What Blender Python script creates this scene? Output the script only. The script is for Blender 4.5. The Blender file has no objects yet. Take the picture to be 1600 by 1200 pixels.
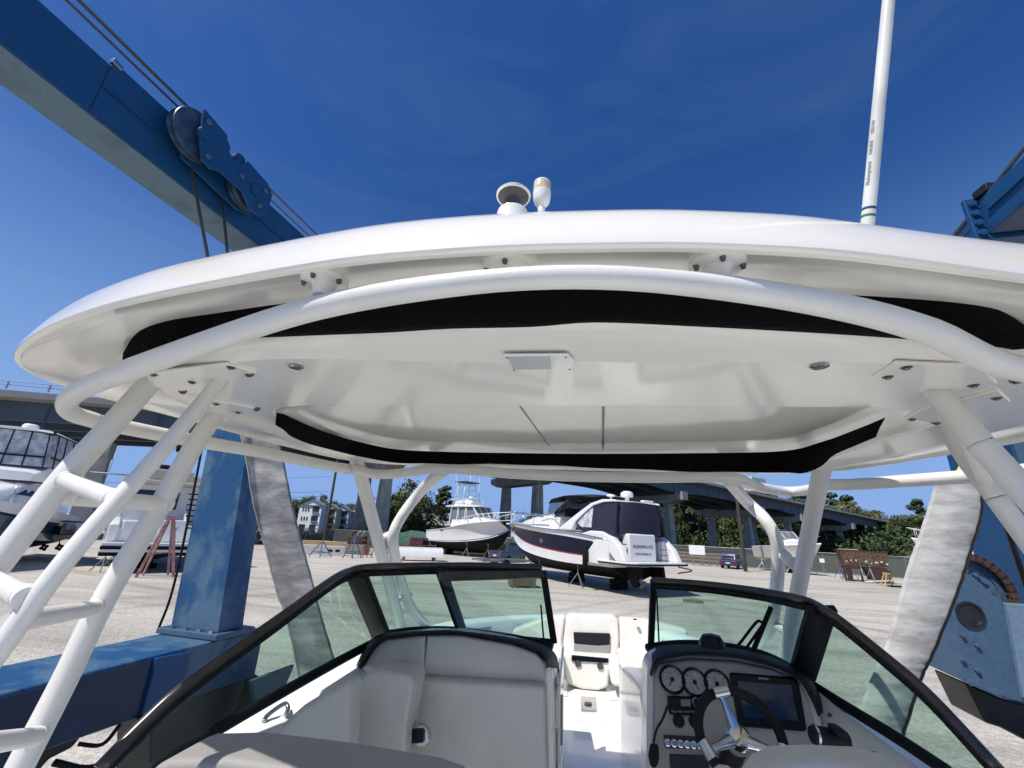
import bpy, math, random
from mathutils import Vector, Matrix
random.seed(7)
scene = bpy.context.scene
COL = scene.collection
GZ = -2.8                                    # ground level; the camera stands at the origin, the boat's bow is along +Y
# ------------------------------------------------------------------ camera
FPX, PITCH, ROLL, YAW = 680.0, 18.8, 2.6, 8.5
def _axes():
    p, r, y = (math.radians(a) for a in (PITCH, ROLL, YAW))
    F = Vector((-math.sin(y)*math.cos(p), math.cos(y)*math.cos(p), math.sin(p)))
    R0 = Vector((math.cos(y), math.sin(y), 0)); U0 = R0.cross(F)
    return R0*math.cos(r)+U0*math.sin(r), -R0*math.sin(r)+U0*math.cos(r), F
CR, CU, CF = _axes()
cd = bpy.data.cameras.new('camera'); cam = bpy.data.objects.new('camera', cd); COL.objects.link(cam)
m = Matrix.Identity(4)
for i in range(3):
    m[i][0], m[i][1], m[i][2] = CR[i], CU[i], -CF[i]
cam.matrix_world = m
cd.sensor_fit = 'HORIZONTAL'; cd.sensor_width = 36; cd.lens = FPX/1600*36
cd.clip_start = 0.02; cd.clip_end = 6000
scene.camera = cam
# survey of the photograph: a sight line taken through a point of the photo, met with a known plane of the place
def sight(px, py): return CR*((px-800)/FPX) - CU*((py-600)/FPX) + CF
def onz(px, py, z): d = sight(px, py); return d*(z/d.z)
def ony(px, py, y): d = sight(px, py); return d*(y/d.y)
def onx(px, py, x): d = sight(px, py); return d*(x/d.x)
def onp(px, py, p0, n):
    d = sight(px, py); n = Vector(n); return d*(Vector(p0).dot(n)/d.dot(n))
# ------------------------------------------------------------------ materials
def node_mat(name):
    mt = bpy.data.materials.new(name); mt.use_nodes = True
    nt = mt.node_tree; nt.nodes.clear()
    out = nt.nodes.new('ShaderNodeOutputMaterial')
    return mt, nt, out
def mat(name, col, rough=.5, metal=0., var=.0, vscale=8., col2=None, bump=0., bscale=60., coat=0., stretch=None, spec=.5, contrast=(.35,.65), detail=5, alpha=None):
    mt, nt, out = node_mat(name)
    b = nt.nodes.new('ShaderNodeBsdfPrincipled')
    b.inputs['Base Color'].default_value = (*col, 1); b.inputs['Roughness'].default_value = rough
    b.inputs['Metallic'].default_value = metal; b.inputs['Specular IOR Level'].default_value = spec
    if coat: b.inputs['Coat Weight'].default_value = coat; b.inputs['Coat Roughness'].default_value = .05
    L = nt.links.new
    tc = nt.nodes.new('ShaderNodeTexCoord'); src = tc.outputs['Object']
    if stretch:
        mp = nt.nodes.new('ShaderNodeMapping'); mp.inputs['Scale'].default_value = stretch; L(src, mp.inputs['Vector']); src = mp.outputs['Vector']
    if var or col2:
        n = nt.nodes.new('ShaderNodeTexNoise'); n.inputs['Scale'].default_value = vscale; n.inputs['Detail'].default_value = detail
        L(src, n.inputs['Vector'])
        r = nt.nodes.new('ShaderNodeValToRGB')
        r.color_ramp.elements[0].position, r.color_ramp.elements[1].position = contrast
        c1 = col2 if col2 else tuple(c*(1-var) for c in col)
        c0 = col if col2 else tuple(min(1, c*(1+var)) for c in col)
        r.color_ramp.elements[0].color = (*c1, 1); r.color_ramp.elements[1].color = (*c0, 1)
        L(n.outputs['Fac'], r.inputs['Fac']); L(r.outputs['Color'], b.inputs['Base Color'])
        mr = nt.nodes.new('ShaderNodeMapRange'); mr.inputs['To Min'].default_value = max(0, rough-.08); mr.inputs['To Max'].default_value = min(1, rough+.08)
        L(n.outputs['Fac'], mr.inputs['Value']); L(mr.outputs['Result'], b.inputs['Roughness'])
    if bump:
        n2 = nt.nodes.new('ShaderNodeTexNoise'); n2.inputs['Scale'].default_value = bscale; n2.inputs['Detail'].default_value = 4
        L(src, n2.inputs['Vector'])
        bp = nt.nodes.new('ShaderNodeBump'); bp.inputs['Strength'].default_value = bump; bp.inputs['Distance'].default_value = .02
        L(n2.outputs['Fac'], bp.inputs['Height']); L(bp.outputs['Normal'], b.inputs['Normal'])
    L(b.outputs['BSDF'], out.inputs['Surface'])
    return mt
def glass_mat(name, tint, gloss=.9, ior=1.5, rough=0.0, dirt=0.):
    mt, nt, out = node_mat(name); L = nt.links.new
    t = nt.nodes.new('ShaderNodeBsdfTransparent'); t.inputs['Color'].default_value = (*tint, 1)
    g = nt.nodes.new('ShaderNodeBsdfGlossy'); g.inputs['Roughness'].default_value = rough; g.inputs['Color'].default_value = (gloss, gloss, gloss, 1)
    lw = nt.nodes.new('ShaderNodeLayerWeight'); pw = nt.nodes.new('ShaderNodeMath'); pw.operation = 'POWER'; pw.inputs[1].default_value = 4.0
    fr = nt.nodes.new('ShaderNodeMapRange'); fr.inputs['To Min'].default_value = .03; fr.inputs['To Max'].default_value = .85
    L(lw.outputs['Facing'], pw.inputs[0]); L(pw.outputs['Value'], fr.inputs['Value'])
    mx = nt.nodes.new('ShaderNodeMixShader'); L(fr.outputs['Result'], mx.inputs['Fac']); L(t.outputs['BSDF'], mx.inputs[1]); L(g.outputs['BSDF'], mx.inputs[2])
    last = mx.outputs['Shader']
    if dirt:
        d = nt.nodes.new('ShaderNodeBsdfDiffuse'); d.inputs['Color'].default_value = (.55, .62, .58, 1)
        n = nt.nodes.new('ShaderNodeTexNoise'); n.inputs['Scale'].default_value = 5; n.inputs['Detail'].default_value = 8
        tc = nt.nodes.new('ShaderNodeTexCoord'); L(tc.outputs['Object'], n.inputs['Vector'])
        mr = nt.nodes.new('ShaderNodeMapRange'); mr.inputs['From Min'].default_value = .35; mr.inputs['From Max'].default_value = .75; mr.inputs['To Max'].default_value = dirt
        L(n.outputs['Fac'], mr.inputs['Value'])
        m2 = nt.nodes.new('ShaderNodeMixShader'); L(mr.outputs['Result'], m2.inputs['Fac']); L(last, m2.inputs[1]); L(d.outputs['BSDF'], m2.inputs[2]); last = m2.outputs['Shader']
    L(last, out.inputs['Surface'])
    return mt
# ------------------------------------------------------------------ mesh builder
MW = {}
def cr(points, n=6, closed=False):
    """smooth curve through the points"""
    P = [Vector(p) for p in points]; out = []; N = len(P)
    rng = range(N if closed else N-1)
    for i in rng:
        p1, p2 = P[i], P[(i+1) % N]
        p0 = P[i-1] if (i > 0 or closed) else p1*2-p2
        p3 = P[(i+2) % N] if (i+2 < N or closed) else p2*2-p1
        for k in range(n):
            t = k/n; t2 = t*t; t3 = t2*t
            out.append(.5*((2*p1)+(p2-p0)*t+(2*p0-5*p1+4*p2-p3)*t2+(-p0+3*p1-3*p2+p3)*t3))
    if not closed: out.append(P[-1].copy())
    return out
class MB:
    def __init__(s): s.v = []; s.f = []
    def add(s, vs, fs):
        o = len(s.v); s.v += [Vector(v) for v in vs]; s.f += [tuple(i+o for i in f) for f in fs]; return s
    def box(s, c, d, rz=0., rot=None):
        c = Vector(c); R = rot if rot else Matrix.Rotation(rz, 3, 'Z')
        vs = [c+R@Vector((x*d[0]/2, y*d[1]/2, z*d[2]/2)) for x in (-1, 1) for y in (-1, 1) for z in (-1, 1)]
        return s.add(vs, [(0,1,3,2),(4,6,7,5),(0,4,5,1),(2,3,7,6),(0,2,6,4),(1,5,7,3)])
    def bar(s, a, b, w, h=None, up=(0,0,1)):
        a, b = Vector(a), Vector(b); h = h or w; d = (b-a).normalized(); u = Vector(up)
        if abs(d.dot(u)) > .97: u = Vector((0,1,0))
        x = d.cross(u).normalized(); y = x.cross(d)
        vs = [p+x*(i*w/2)+y*(j*h/2) for p in (a, b) for i, j in ((-1,-1),(1,-1),(1,1),(-1,1))]
        return s.add(vs, [(3,2,1,0),(4,5,6,7),(0,1,5,4),(1,2,6,5),(2,3,7,6),(3,0,4,7)])
    def prism(s, poly, ext):
        n = len(poly); e = Vector(ext); P = [Vector(p) for p in poly]
        nrm = Vector((0,0,0))
        for i in range(n): nrm += P[i].cross(P[(i+1) % n])
        if nrm.dot(e) > 0: P.reverse()
        return s.add(P+[p+e for p in P], [tuple(range(n)), tuple(range(2*n-1, n-1, -1))]+[(i, i+n, (i+1) % n+n, (i+1) % n) for i in range(n)])
    def tube(s, path, r, n=12, closed=False):
        P = [Vector(p) for p in path]; N = len(P); R = r if isinstance(r, (list, tuple)) else [r]*N
        T = []
        for i in range(N):
            a = P[i-1] if (i > 0 or closed) else P[i]; b = P[(i+1) % N] if (i < N-1 or closed) else P[i]
            T.append((b-a).normalized())
        u = Vector((0,0,1)) if abs(T[0].z) < .9 else Vector((1,0,0))
        x = T[0].cross(u).normalized(); vs = []
        for i in range(N):
            x = (x-T[i]*x.dot(T[i])).normalized(); y = T[i].cross(x)
            vs += [P[i]+(x*math.cos(2*math.pi*k/n)+y*math.sin(2*math.pi*k/n))*R[i] for k in range(n)]
        fs = []
        for i in range(N if closed else N-1):
            j = (i+1) % N
            fs += [(i*n+k, i*n+(k+1) % n, j*n+(k+1) % n, j*n+k) for k in range(n)]
        if not closed: fs += [tuple(range(n-1, -1, -1)), tuple((N-1)*n+k for k in range(n))]
        return s.add(vs, fs)
    def grid(s, rows, cu=False, cv=False):
        n = len(rows[0]); o = [Vector(p) for r in rows for p in r]; fs = []
        for i in range(len(rows) if cv else len(rows)-1):
            j = (i+1) % len(rows)
            for k in range(n if cu else n-1):
                l = (k+1) % n; fs.append((i*n+k, i*n+l, j*n+l, j*n+k))
        return s.add(o, fs)
    def lathe(s, o, axis, prof, n=24):
        o = Vector(o); a = Vector(axis).normalized(); u = Vector((0,0,1)) if abs(a.z) < .9 else Vector((1,0,0))
        x = a.cross(u).normalized(); y = a.cross(x)
        rows = [[o+a*h+(x*math.cos(2*math.pi*k/n)+y*math.sin(2*math.pi*k/n))*max(r, 1e-4) for k in range(n)] for r, h in prof]
        b = len(s.v); s.grid(rows, cu=True)
        s.f += [tuple(b+k for k in range(n-1, -1, -1)), tuple(b+(len(prof)-1)*n+k for k in range(n))]
        return s
    def ell(s, c, r, n=14, m=8, rot=None):
        c = Vector(c); R = rot or Matrix.Identity(3)
        rows = [[c+R@Vector((r[0]*math.sin(math.pi*i/m)*math.cos(2*math.pi*k/n), r[1]*math.sin(math.pi*i/m)*math.sin(2*math.pi*k/n), -r[2]*math.cos(math.pi*i/m))) for k in range(n)] for i in range(1, m)]
        b = len(s.v); s.grid(rows, cu=True); e = len(s.v); s.v += [c-R@Vector((0,0,r[2])), c+R@Vector((0,0,r[2]))]
        for k in range(n):
            l = (k+1) % n; s.f += [(e, b+l, b+k), (e+1, b+(m-2)*n+k, b+(m-2)*n+l)]
        return s
    def build(s, name, mt, parent=None, world=False, smooth=35, bevel=0., seg=2, label=None, kind=None):
        vs = s.v
        if world and parent is not None:
            inv = MW[parent.name].inverted(); vs = [inv@v for v in vs]
        me = bpy.data.meshes.new(name); me.from_pydata([tuple(v) for v in vs], [], s.f); me.update()
        me.materials.append(mt)
        o = bpy.data.objects.new(name, me); COL.objects.link(o)
        if parent is not None: o.parent = parent
        MW[o.name] = MW[parent.name].copy() if parent is not None else Matrix.Identity(4)
        if bevel:
            b = o.modifiers.new('edge', 'BEVEL'); b.width = bevel; b.segments = seg; b.limit_method = 'ANGLE'; b.angle_limit = math.radians(32); b.use_clamp_overlap = True
            if smooth is not None: smooth = max(smooth, 45)
        if smooth is not None:
            for p in me.polygons: p.use_smooth = True
            if smooth < 180:
                if bevel:
                    try: b.harden_normals = False
                    except Exception: pass
                me.set_sharp_from_angle(angle=math.radians(smooth if not bevel else 80))
                if bevel:
                    for p in me.polygons: p.use_smooth = True
                    w = o.modifiers.new('normals', 'WEIGHTED_NORMAL'); w.keep_sharp = False
        if label: o['label'] = label
        if kind: o['kind'] = kind
        return o
def tag(o, label=None, cat=None, group=None, kind=None):
    for k, v in (('label', label), ('category', cat), ('group', group), ('kind', kind)):
        if v: o[k] = v
    return o
def root(name, label, cat, loc=(0,0,0), rz=0., group=None, scale=1.):
    o = bpy.data.objects.new(name, None); COL.objects.link(o); o.empty_display_size = .3
    o.location = loc; o.rotation_euler = (0, 0, rz); o.scale = (scale,)*3
    MW[o.name] = Matrix.Translation(loc) @ Matrix.Rotation(rz, 4, 'Z') @ Matrix.Scale(scale, 4)
    return tag(o, label, cat, group)
def dup(r, loc, rz=0., label=None, group=None, scale=None):
    def cp(o, par):
        c = o.copy(); COL.objects.link(c); c.parent = par
        for ch in o.children: cp(ch, c)
        return c
    c = cp(r, None); c.location = loc; c.rotation_euler = (0, 0, rz)
    if scale: c.scale = (scale,)*3
    if label: c['label'] = label
    if group: c['group'] = group
    return c
def text(name, body, size, mt, frame, parent, depth=.0008, label=None, shear=0., bend=None):
    """lettering as a mesh; frame = 4x4 matrix (x along the line, z out of the surface), world coordinates"""
    cu = bpy.data.curves.new(name, 'FONT'); cu.body = body; cu.size = size; cu.extrude = depth; cu.align_x = 'CENTER'; cu.align_y = 'CENTER'; cu.shear = shear
    tmp = bpy.data.objects.new(name+'_tmp', cu); COL.objects.link(tmp)
    me = bpy.data.meshes.new_from_object(tmp); bpy.data.objects.remove(tmp)
    mb = MB(); vs = [Vector(v.co) for v in me.vertices]
    if bend: vs = [bend(v) for v in vs]
    mb.add([frame@v for v in vs], [tuple(p.vertices) for p in me.polygons])
    bpy.data.meshes.remove(me)
    return mb.build(name, mt, parent, world=True, smooth=None, label=label)
def frame_from(o, x, n):
    x = Vector(x).normalized(); n = Vector(n).normalized(); n = (n-x*n.dot(x)).normalized(); y = n.cross(x)
    f = Matrix.Identity(4)
    for i in range(3): f[i][0], f[i][1], f[i][2], f[i][3] = x[i], y[i], n[i], o[i]
    return f
# ------------------------------------------------------------------ light and sky
SUN = Vector((-.36, -.40, .845)).normalized()          # towards the sun
sl = bpy.data.lights.new('sun', 'SUN'); sl.energy = 4.8; sl.angle = math.radians(.5); sl.color = (1, .955, .89)
so = bpy.data.objects.new('sun', sl); COL.objects.link(so)
so.rotation_euler = SUN.to_track_quat('Z', 'Y').to_euler()
w = bpy.data.worlds.new('World'); scene.world = w; w.use_nodes = True
nt = w.node_tree; nt.nodes.clear(); L = nt.links.new
wo = nt.nodes.new('ShaderNodeOutputWorld'); bg = nt.nodes.new('ShaderNodeBackground'); bg.inputs['Strength'].default_value = .10
sk = nt.nodes.new('ShaderNodeTexSky'); sk.sky_type = 'NISHITA'; sk.sun_disc = False
sk.sun_elevation = math.asin(SUN.z); sk.sun_rotation = math.atan2(SUN.x, SUN.y)
sk.air_density = 1.0; sk.dust_density = .35; sk.ozone_density = 4.5; sk.altitude = 0
hs = nt.nodes.new('ShaderNodeHueSaturation'); hs.inputs['Saturation'].default_value = 1.32; hs.inputs['Value'].default_value = 1.14; hs.inputs['Hue'].default_value = .507
tn = nt.nodes.new('ShaderNodeMix'); tn.data_type = 'RGBA'; tn.blend_type = 'MULTIPLY'; tn.inputs['Factor'].default_value = 1; tn.inputs['B'].default_value = (1.06, .97, .98, 1)
L(sk.outputs['Color'], tn.inputs['A']); L(tn.outputs['Result'], hs.inputs['Color'])
# faint high cloud veil
tc = nt.nodes.new('ShaderNodeTexCoord'); mp = nt.nodes.new('ShaderNodeMapping'); mp.inputs['Scale'].default_value = (1.2, 1.6, 5.0); mp.inputs['Rotation'].default_value = (.25, .3, .4)
cn = nt.nodes.new('ShaderNodeTexNoise'); cn.inputs['Scale'].default_value = 1.7; cn.inputs['Detail'].default_value = 9; cn.inputs['Roughness'].default_value = .55; cn.inputs['Distortion'].default_value = .6
sep = nt.nodes.new('ShaderNodeSeparateXYZ'); L(tc.outputs['Generated'], sep.inputs['Vector'])
hr = nt.nodes.new('ShaderNodeValToRGB'); hr.color_ramp.interpolation = 'EASE'       # haze towards the horizon
hr.color_ramp.elements[0].position = 0.0; hr.color_ramp.elements[0].color = (1, 1, 1, 1); hr.color_ramp.elements[1].position = .66; hr.color_ramp.elements[1].color = (0, 0, 0, 1)
hz = nt.nodes.new('ShaderNodeMix'); hz.data_type = 'RGBA'; hz.inputs['B'].default_value = (2.5, 4.2, 7.9, 1)
L(sep.outputs['Z'], hr.inputs['Fac']); L(hr.outputs['Color'], hz.inputs['Factor']); L(hs.outputs['Color'], hz.inputs['A'])
L(tc.outputs['Generated'], mp.inputs['Vector']); L(mp.outputs['Vector'], cn.inputs['Vector'])
rp = nt.nodes.new('ShaderNodeMapRange'); rp.inputs['From Min'].default_value = .46; rp.inputs['From Max'].default_value = .8; rp.inputs['To Max'].default_value = .10
L(cn.outputs['Fac'], rp.inputs['Value'])
mx = nt.nodes.new('ShaderNodeMix'); mx.data_type = 'RGBA'; mx.inputs['B'].default_value = (3.2, 4.2, 5.6, 1)
L(rp.outputs['Result'], mx.inputs['Factor']); L(hz.outputs['Result'], mx.inputs['A'])
L(mx.outputs['Result'], bg.inputs['Color']); L(bg.outputs['Background'], wo.inputs['Surface'])
scene.view_settings.view_transform = 'Standard'; scene.view_settings.look = 'None'; scene.view_settings.exposure = 0
scene.cycles.max_bounces = 10; scene.cycles.transparent_max_bounces = 16; scene.cycles.caustics_reflective = False; scene.cycles.caustics_refractive = False
# ------------------------------------------------------------------ shared materials
M = {}
M['gel'] = mat('white_gelcoat', (.87, .835, .755), .16, var=.02, vscale=3, coat=.35)
M['gelwhite'] = mat('bright_gelcoat', (.85, .845, .82), .2, var=.015, vscale=3, coat=.4)
M['aqua'] = mat('pale_aqua_gelcoat', (.84, .89, .86), .5, var=.02, vscale=2, spec=.3)
M['powder'] = mat('white_powder_coat', (.77, .755, .71), .34, var=.03, vscale=12, bump=.04, bscale=180)
M['vinyl'] = mat('cream_vinyl', (.76, .735, .67), .55, var=.05, vscale=6, bump=.10, bscale=240)
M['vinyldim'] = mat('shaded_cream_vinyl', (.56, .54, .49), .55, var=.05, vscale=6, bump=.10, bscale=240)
M['geldim'] = mat('shaded_gelcoat', (.60, .58, .54), .25, var=.02, vscale=3, coat=.3)  # dimmed gelcoat for the helm, shade under the hardtop mixed into the colour
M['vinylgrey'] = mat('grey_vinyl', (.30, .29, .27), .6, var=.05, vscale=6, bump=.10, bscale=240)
M['black'] = mat('black_fabric', (.0025, .0025, .003), .9, bump=.3, bscale=60, spec=.08)
M['rubber'] = mat('black_rubber', (.007, .007, .008), .6, spec=.25, var=.3, vscale=20)
M['blackgloss'] = mat('black_gloss', (.005, .005, .006), .22, spec=.25)
M['anod'] = mat('dark_bronze_frame', (.075, .068, .062), .3, metal=.6, var=.15, vscale=15)
M['steel'] = mat('stainless_steel', (.62, .62, .62), .22, metal=1., var=.08, vscale=20)
M['chrome'] = mat('polished_chrome', (.55, .55, .55), .1, metal=1.)
M['wsglass'] = glass_mat('green_tinted_glass', (.51, .70, .625), dirt=.08)
M['screw'] = mat('screw_steel', (.16, .15, .14), .35, metal=.8)
M['print'] = mat('grey_print', (.36, .37, .39), .5)
# ================================================================== the boat we stand in
B = root('motorboat', 'white open-bow motorboat with hardtop, tube frame and green-tinted windshield, hung in the lift', 'boat', (0, 1.0, -2.35))
def part(mb, name, mt, parent=B, **k): return mb.build(name, M[mt] if isinstance(mt, str) else mt, parent, world=True, **k)
# ---- hardtop
CX, CY, NTH = 0.0, 1.35, 144
def radial(poly):
    out = []; n = len(poly)
    for k in range(NTH):
        th = 2*math.pi*k/NTH; dx, dy = math.cos(th), math.sin(th); best = .5
        for i in range(n):
            ax, ay = poly[i][0]-CX, poly[i][1]-CY; bx, by = poly[(i+1) % n][0]-CX, poly[(i+1) % n][1]-CY
            ex, ey = bx-ax, by-ay; det = -dx*ey+dy*ex
            if abs(det) < 1e-9: continue
            t = (-ax*ey+ay*ex)/det; u = (dx*ay-dy*ax)/det
            if t > 0 and -1e-6 <= u <= 1+1e-6: best = t
        out.append(best)
    for _ in range(2): out = [(out[i-1]+2*out[i]+out[(i+1) % NTH])/4 for i in range(NTH)]
    return out
def ring(r, z, off=0.):
    zz = z if isinstance(z, list) else [z]*NTH
    return [Vector((CX+(r[k]+off)*math.cos(2*math.pi*k/NTH), CY+(r[k]+off)*math.sin(2*math.pi*k/NTH), zz[k])) for k in range(NTH)]
def rrect(x0, x1, y0, y1, c, n=6):
    P = []
    for cx, cy, a in ((x1-c, y1-c, 0), (x0+c, y1-c, 90), (x0+c, y0+c, 180), (x1-c, y0+c, 270)):
        for i in range(n+1):
            t = math.radians(a+90*i/n); P.append((cx+c*math.cos(t), cy+c*math.sin(t)))
    return P
lip_l = [(-.022,.462),(-.075,.460),(-.187,.462),(-.309,.470),(-.427,.490),(-.6,.523),(-.796,.567),(-.992,.631),(-1.185,.714),(-1.319,.787),(-1.402,.852),(-1.441,.919),(-1.450,.999),(-1.455,1.098),(-1.43,1.268),(-1.41,1.422),(-1.39,1.752),(-1.30,2.20),(-1.21,2.345),(-1.0,2.42),(-.5,2.455),(0,2.463)]
lip_r = [(.133,.470),(.312,.497),(.4,.520),(.593,.576),(.8,.63),(1.0,.70),(1.19,.78),(1.33,.86),(1.42,.96),(1.45,1.08),(1.44,1.268),(1.42,1.422),(1.39,1.752),(1.29,2.20),(1.18,2.345),(1.0,2.42),(.5,2.455)]
LIP = radial(lip_l + lip_r[::-1])
aft = [onz(x, y, .350) for x, y in ((216,584),(250,566),(340,533),(450,526),(600,520),(700,514),(830,510),(900,505),(960,503),(1100,512),(1250,519),(1390,527))]
aft = [(p.x, p.y) for p in aft]
mir = [(-x, y) for x, y in aft[:2]][::-1]
P1 = radial(aft + mir + [(1.21,1.1),(1.20,1.8),(1.10,2.30),(.9,2.36),(-.9,2.36),(-1.10,2.30),(-1.20,1.8),(-1.21,1.1)])
R1 = radial(rrect(-.985, .985, 1.13, 2.30, .2)); R2 = radial(rrect(-.955, .955, 1.165, 2.27, .18)); R3 = radial(rrect(-.90, .90, 1.215, 2.22, .14))
sh = [max(0., -math.sin(2*math.pi*k/NTH))**2 for k in range(NTH)]          # 1 at the aft side
P2 = [P1[k]-.015-.055*sh[k] for k in range(NTH)]; P3 = [P1[k]-.03-.095*sh[k] for k in range(NTH)]
hm_ = MB()
def band(*rs): hm_.grid([list(reversed(r)) for r in rs], cu=True)
af = [max(0., min(1., (-math.sin(2*math.pi*k/NTH)+.12)/.35)) for k in range(NTH)]
zb = lambda a_, b_: [b_+(a_-b_)*f_*f_*(3-2*f_) for f_ in af]
mar = [min(LIP[k]-.06, P1[k]+.055) for k in range(NTH)]
# crowned top and rim down to the drip edge
band([Vector((CX, CY, .502))]*NTH, ring([q*.35 for q in LIP], .5), ring([q*.62 for q in LIP], .487), ring(LIP, .468, -.25), ring(LIP, .450, -.10), ring(LIP, .443, -.066), ring(LIP, .434, -.046), ring(LIP, .420, -.033), ring(LIP, .398, -.019), ring(LIP, .372, -.007), ring(LIP, .352, .001), ring(LIP, .344, .002))
band(ring(LIP, .344, .002), ring(LIP, .3405, .000), ring(LIP, .3395, -.004))
band(ring(LIP, .3395, -.004), ring(LIP, .3395, -.012))
band(ring(LIP, .3395, -.012), ring(LIP, .344, -.018), ring([LIP[k]*.75+mar[k]*.25-.015 for k in range(NTH)], zb(.351,.350)), ring([LIP[k]*.35+mar[k]*.65 for k in range(NTH)], zb(.364,.352)), ring(mar, zb(.372,.349)), ring([mar[k]-.02 for k in range(NTH)], zb(.376,.348)), ring([min(P1[k]+.01, mar[k]-.025) for k in range(NTH)], zb(.372,.347)), ring([min(P1[k], mar[k]-.03) for k in range(NTH)], zb(.352,.345)))
band(ring([min(P1[k], mar[k]-.03) for k in range(NTH)], zb(.352,.345)), ring([P1[k]-.006-.012*sh[k] for k in range(NTH)], .341), ring(P2, .3345))
band(ring(P2, .3345), ring(P3, .326))
band(ring(P3, .326), ring([P3[k]*.5+R1[k]*.5 for k in range(NTH)], .326), ring(R1, .326))
band(ring(R1, .326), ring([R1[k]-.005 for k in range(NTH)], .3285), ring([R1[k]*.5+R2[k]*.5-.002 for k in range(NTH)], .331))
band(ring([R1[k]*.5+R2[k]*.5-.002 for k in range(NTH)], .331), ring(R2, .3475))
band(ring(R2, .3475), ring([R2[k]-.03 for k in range(NTH)], .3495))
band(ring([R2[k]-.03 for k in range(NTH)], .3495), ring([R3[k]+.008 for k in range(NTH)], .3565), ring(R3, .357))
band(ring(R3, .357), ring([q*.5 for q in R3], .357), [Vector((CX, CY, .357))]*NTH)
hard = part(hm_, 'hardtop', 'gel', smooth=60)
# black canvas tucked along the aft edge of the liner
up = [(192,552),(205,530),(225,513),(265,500),(330,490),(450,470),(600,453),(760,443),(900,440),(1100,446),(1280,457),(1400,462),(1500,470),(1560,484),(1610,515),(1660,560)]
lo = [(196,566),(218,572),(250,562),(290,548),(345,532),(450,526),(600,520),(700,514),(830,511),(930,504),(1080,510),(1250,519),(1390,528),(1480,536),(1570,546),(1660,575)]
U = cr([onz(x, y, .366) for x, y in up], 4); Lo = cr([onz(x, y, .347) for x, y in lo], 4)
mids = [(a+b)/2+Vector((0, 0, -.012)) for a, b in zip(U, Lo)]
part(MB().grid([U, [(a*.75+b*.25)+Vector((0,0,-.008)) for a, b in zip(U, Lo)], mids, [(a*.25+b*.75)+Vector((0,0,-.010)) for a, b in zip(U, Lo)], Lo, [p+Vector((0,.01,.012)) for p in Lo]]), 'canvas_trim', 'black', hard, smooth=180)
# black curtain hung round the front of the roof recess
upx = [(432,642),(500,672),(560,690),(620,702),(700,706),(815,708),(930,709),(1080,708),(1220,705),(1285,690),(1340,670),(1384,652)]
lpx = [(430,664),(470,689),(530,706),(610,722),(700,725),(815,726),(930,731),(1080,737),(1200,738),(1262,738),(1310,708),(1372,682)]
ut, lt = [], []
for (a, b), (c, d) in zip(upx, lpx):
    p = onz(a, b, .334); ut.append(p); q = ony(c, d, p.y*.995); lt.append(q)
ut, lt = cr(ut, 5), cr(lt, 5)
wv = [Vector((0, .012*math.sin(i*1.3), 0)) for i in range(len(ut))]
part(MB().grid([ut, [(a+b)/2+w_ for a, b, w_ in zip(ut, lt, wv)], [p+w_ for p, w_ in zip(lt, wv)]]), 'roof_curtain', 'black', hard, smooth=180)
# hatch seams, dome light plate, lamps, bolts
def flat(px, z, t, name, mt, par, bevel=0.):
    return part(MB().prism([onz(x, y, z) for x, y in px], (0, 0, t)), name, mt, par, bevel=bevel)
part(MB().bar(onz(806,626,.3562), onz(858,697,.3562), .004, .002), 'hatch_seam', 'screw', hard)
part(MB().bar(onz(943,626,.3562), onz(942,702,.3562), .008, .003), 'hatch_seam', 'screw', hard)
plate = flat([(785,556),(888,555),(897,564),(897,579),(801,580)], .3215, .006, 'light_plate', 'gelwhite', hard, .003)
lens = mat('lamp_lens', (.50,.52,.52), .25)
flat([(792,558),(860,557.5),(861,577),(803,577.5)], .3205, .002, 'lamp_lens', lens, hard)
for x, y in ((462,573),(1280,572)):
    p = onz(x, y, .324); lm = part(MB().lathe(p, (0,0,-1), [(.0005,0),(.016,0),(.0165,.002),(.012,.004),(.0115,.002),(.0005,.0015)], 24), 'downlight', 'chrome', hard)
    part(MB().lathe(p+Vector((0,0,-.001)), (0,0,-1), [(.0005,0),(.0095,0),(.008,.003),(.0005,.0035)], 16), 'downlight_lens', 'screw', hard)
for x, y in ((792,559),(884,558),(803,578),(890,577)):
    part(MB().lathe(onz(x, y, .3215), (0,0,-1), [(.0005,0),(.0026,0),(.002,.0012),(.0005,.0014)], 10), 'screw', 'screw', hard)
for pad in ([(226,583),(352,569),(402,583),(330,603),(285,612),(236,603)], [(292,618),(345,628),(405,640),(368,650),(318,648)], [(1362,590),(1400,567),(1530,572),(1560,600),(1480,612)], [(1412,655),(1440,640),(1560,610),(1580,628),(1470,662)]):
    c = [onz(x, y, .3205) for x, y in pad]
    part(MB().prism(c, (0,0,.007)), 'mount_pad', 'gel', hard, bevel=.003)
for x, y in ((240,585),(300,597),(285,613),(361,574),(389,586),(338,631),(372,644),(401,640),(1416,574),(1387,589),(1521,602),(1557,622),(1425,655),(1463,661),(1588,596)):
    part(MB().lathe(onz(x, y, .3205), (0,0,-1), [(.0005,-.006),(.010,-.006),(.0095,.001),(.006,.0015),(.006,.0035),(.0045,.0048),(.0005,.005)], 14), 'bolt', 'screw', hard)
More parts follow.
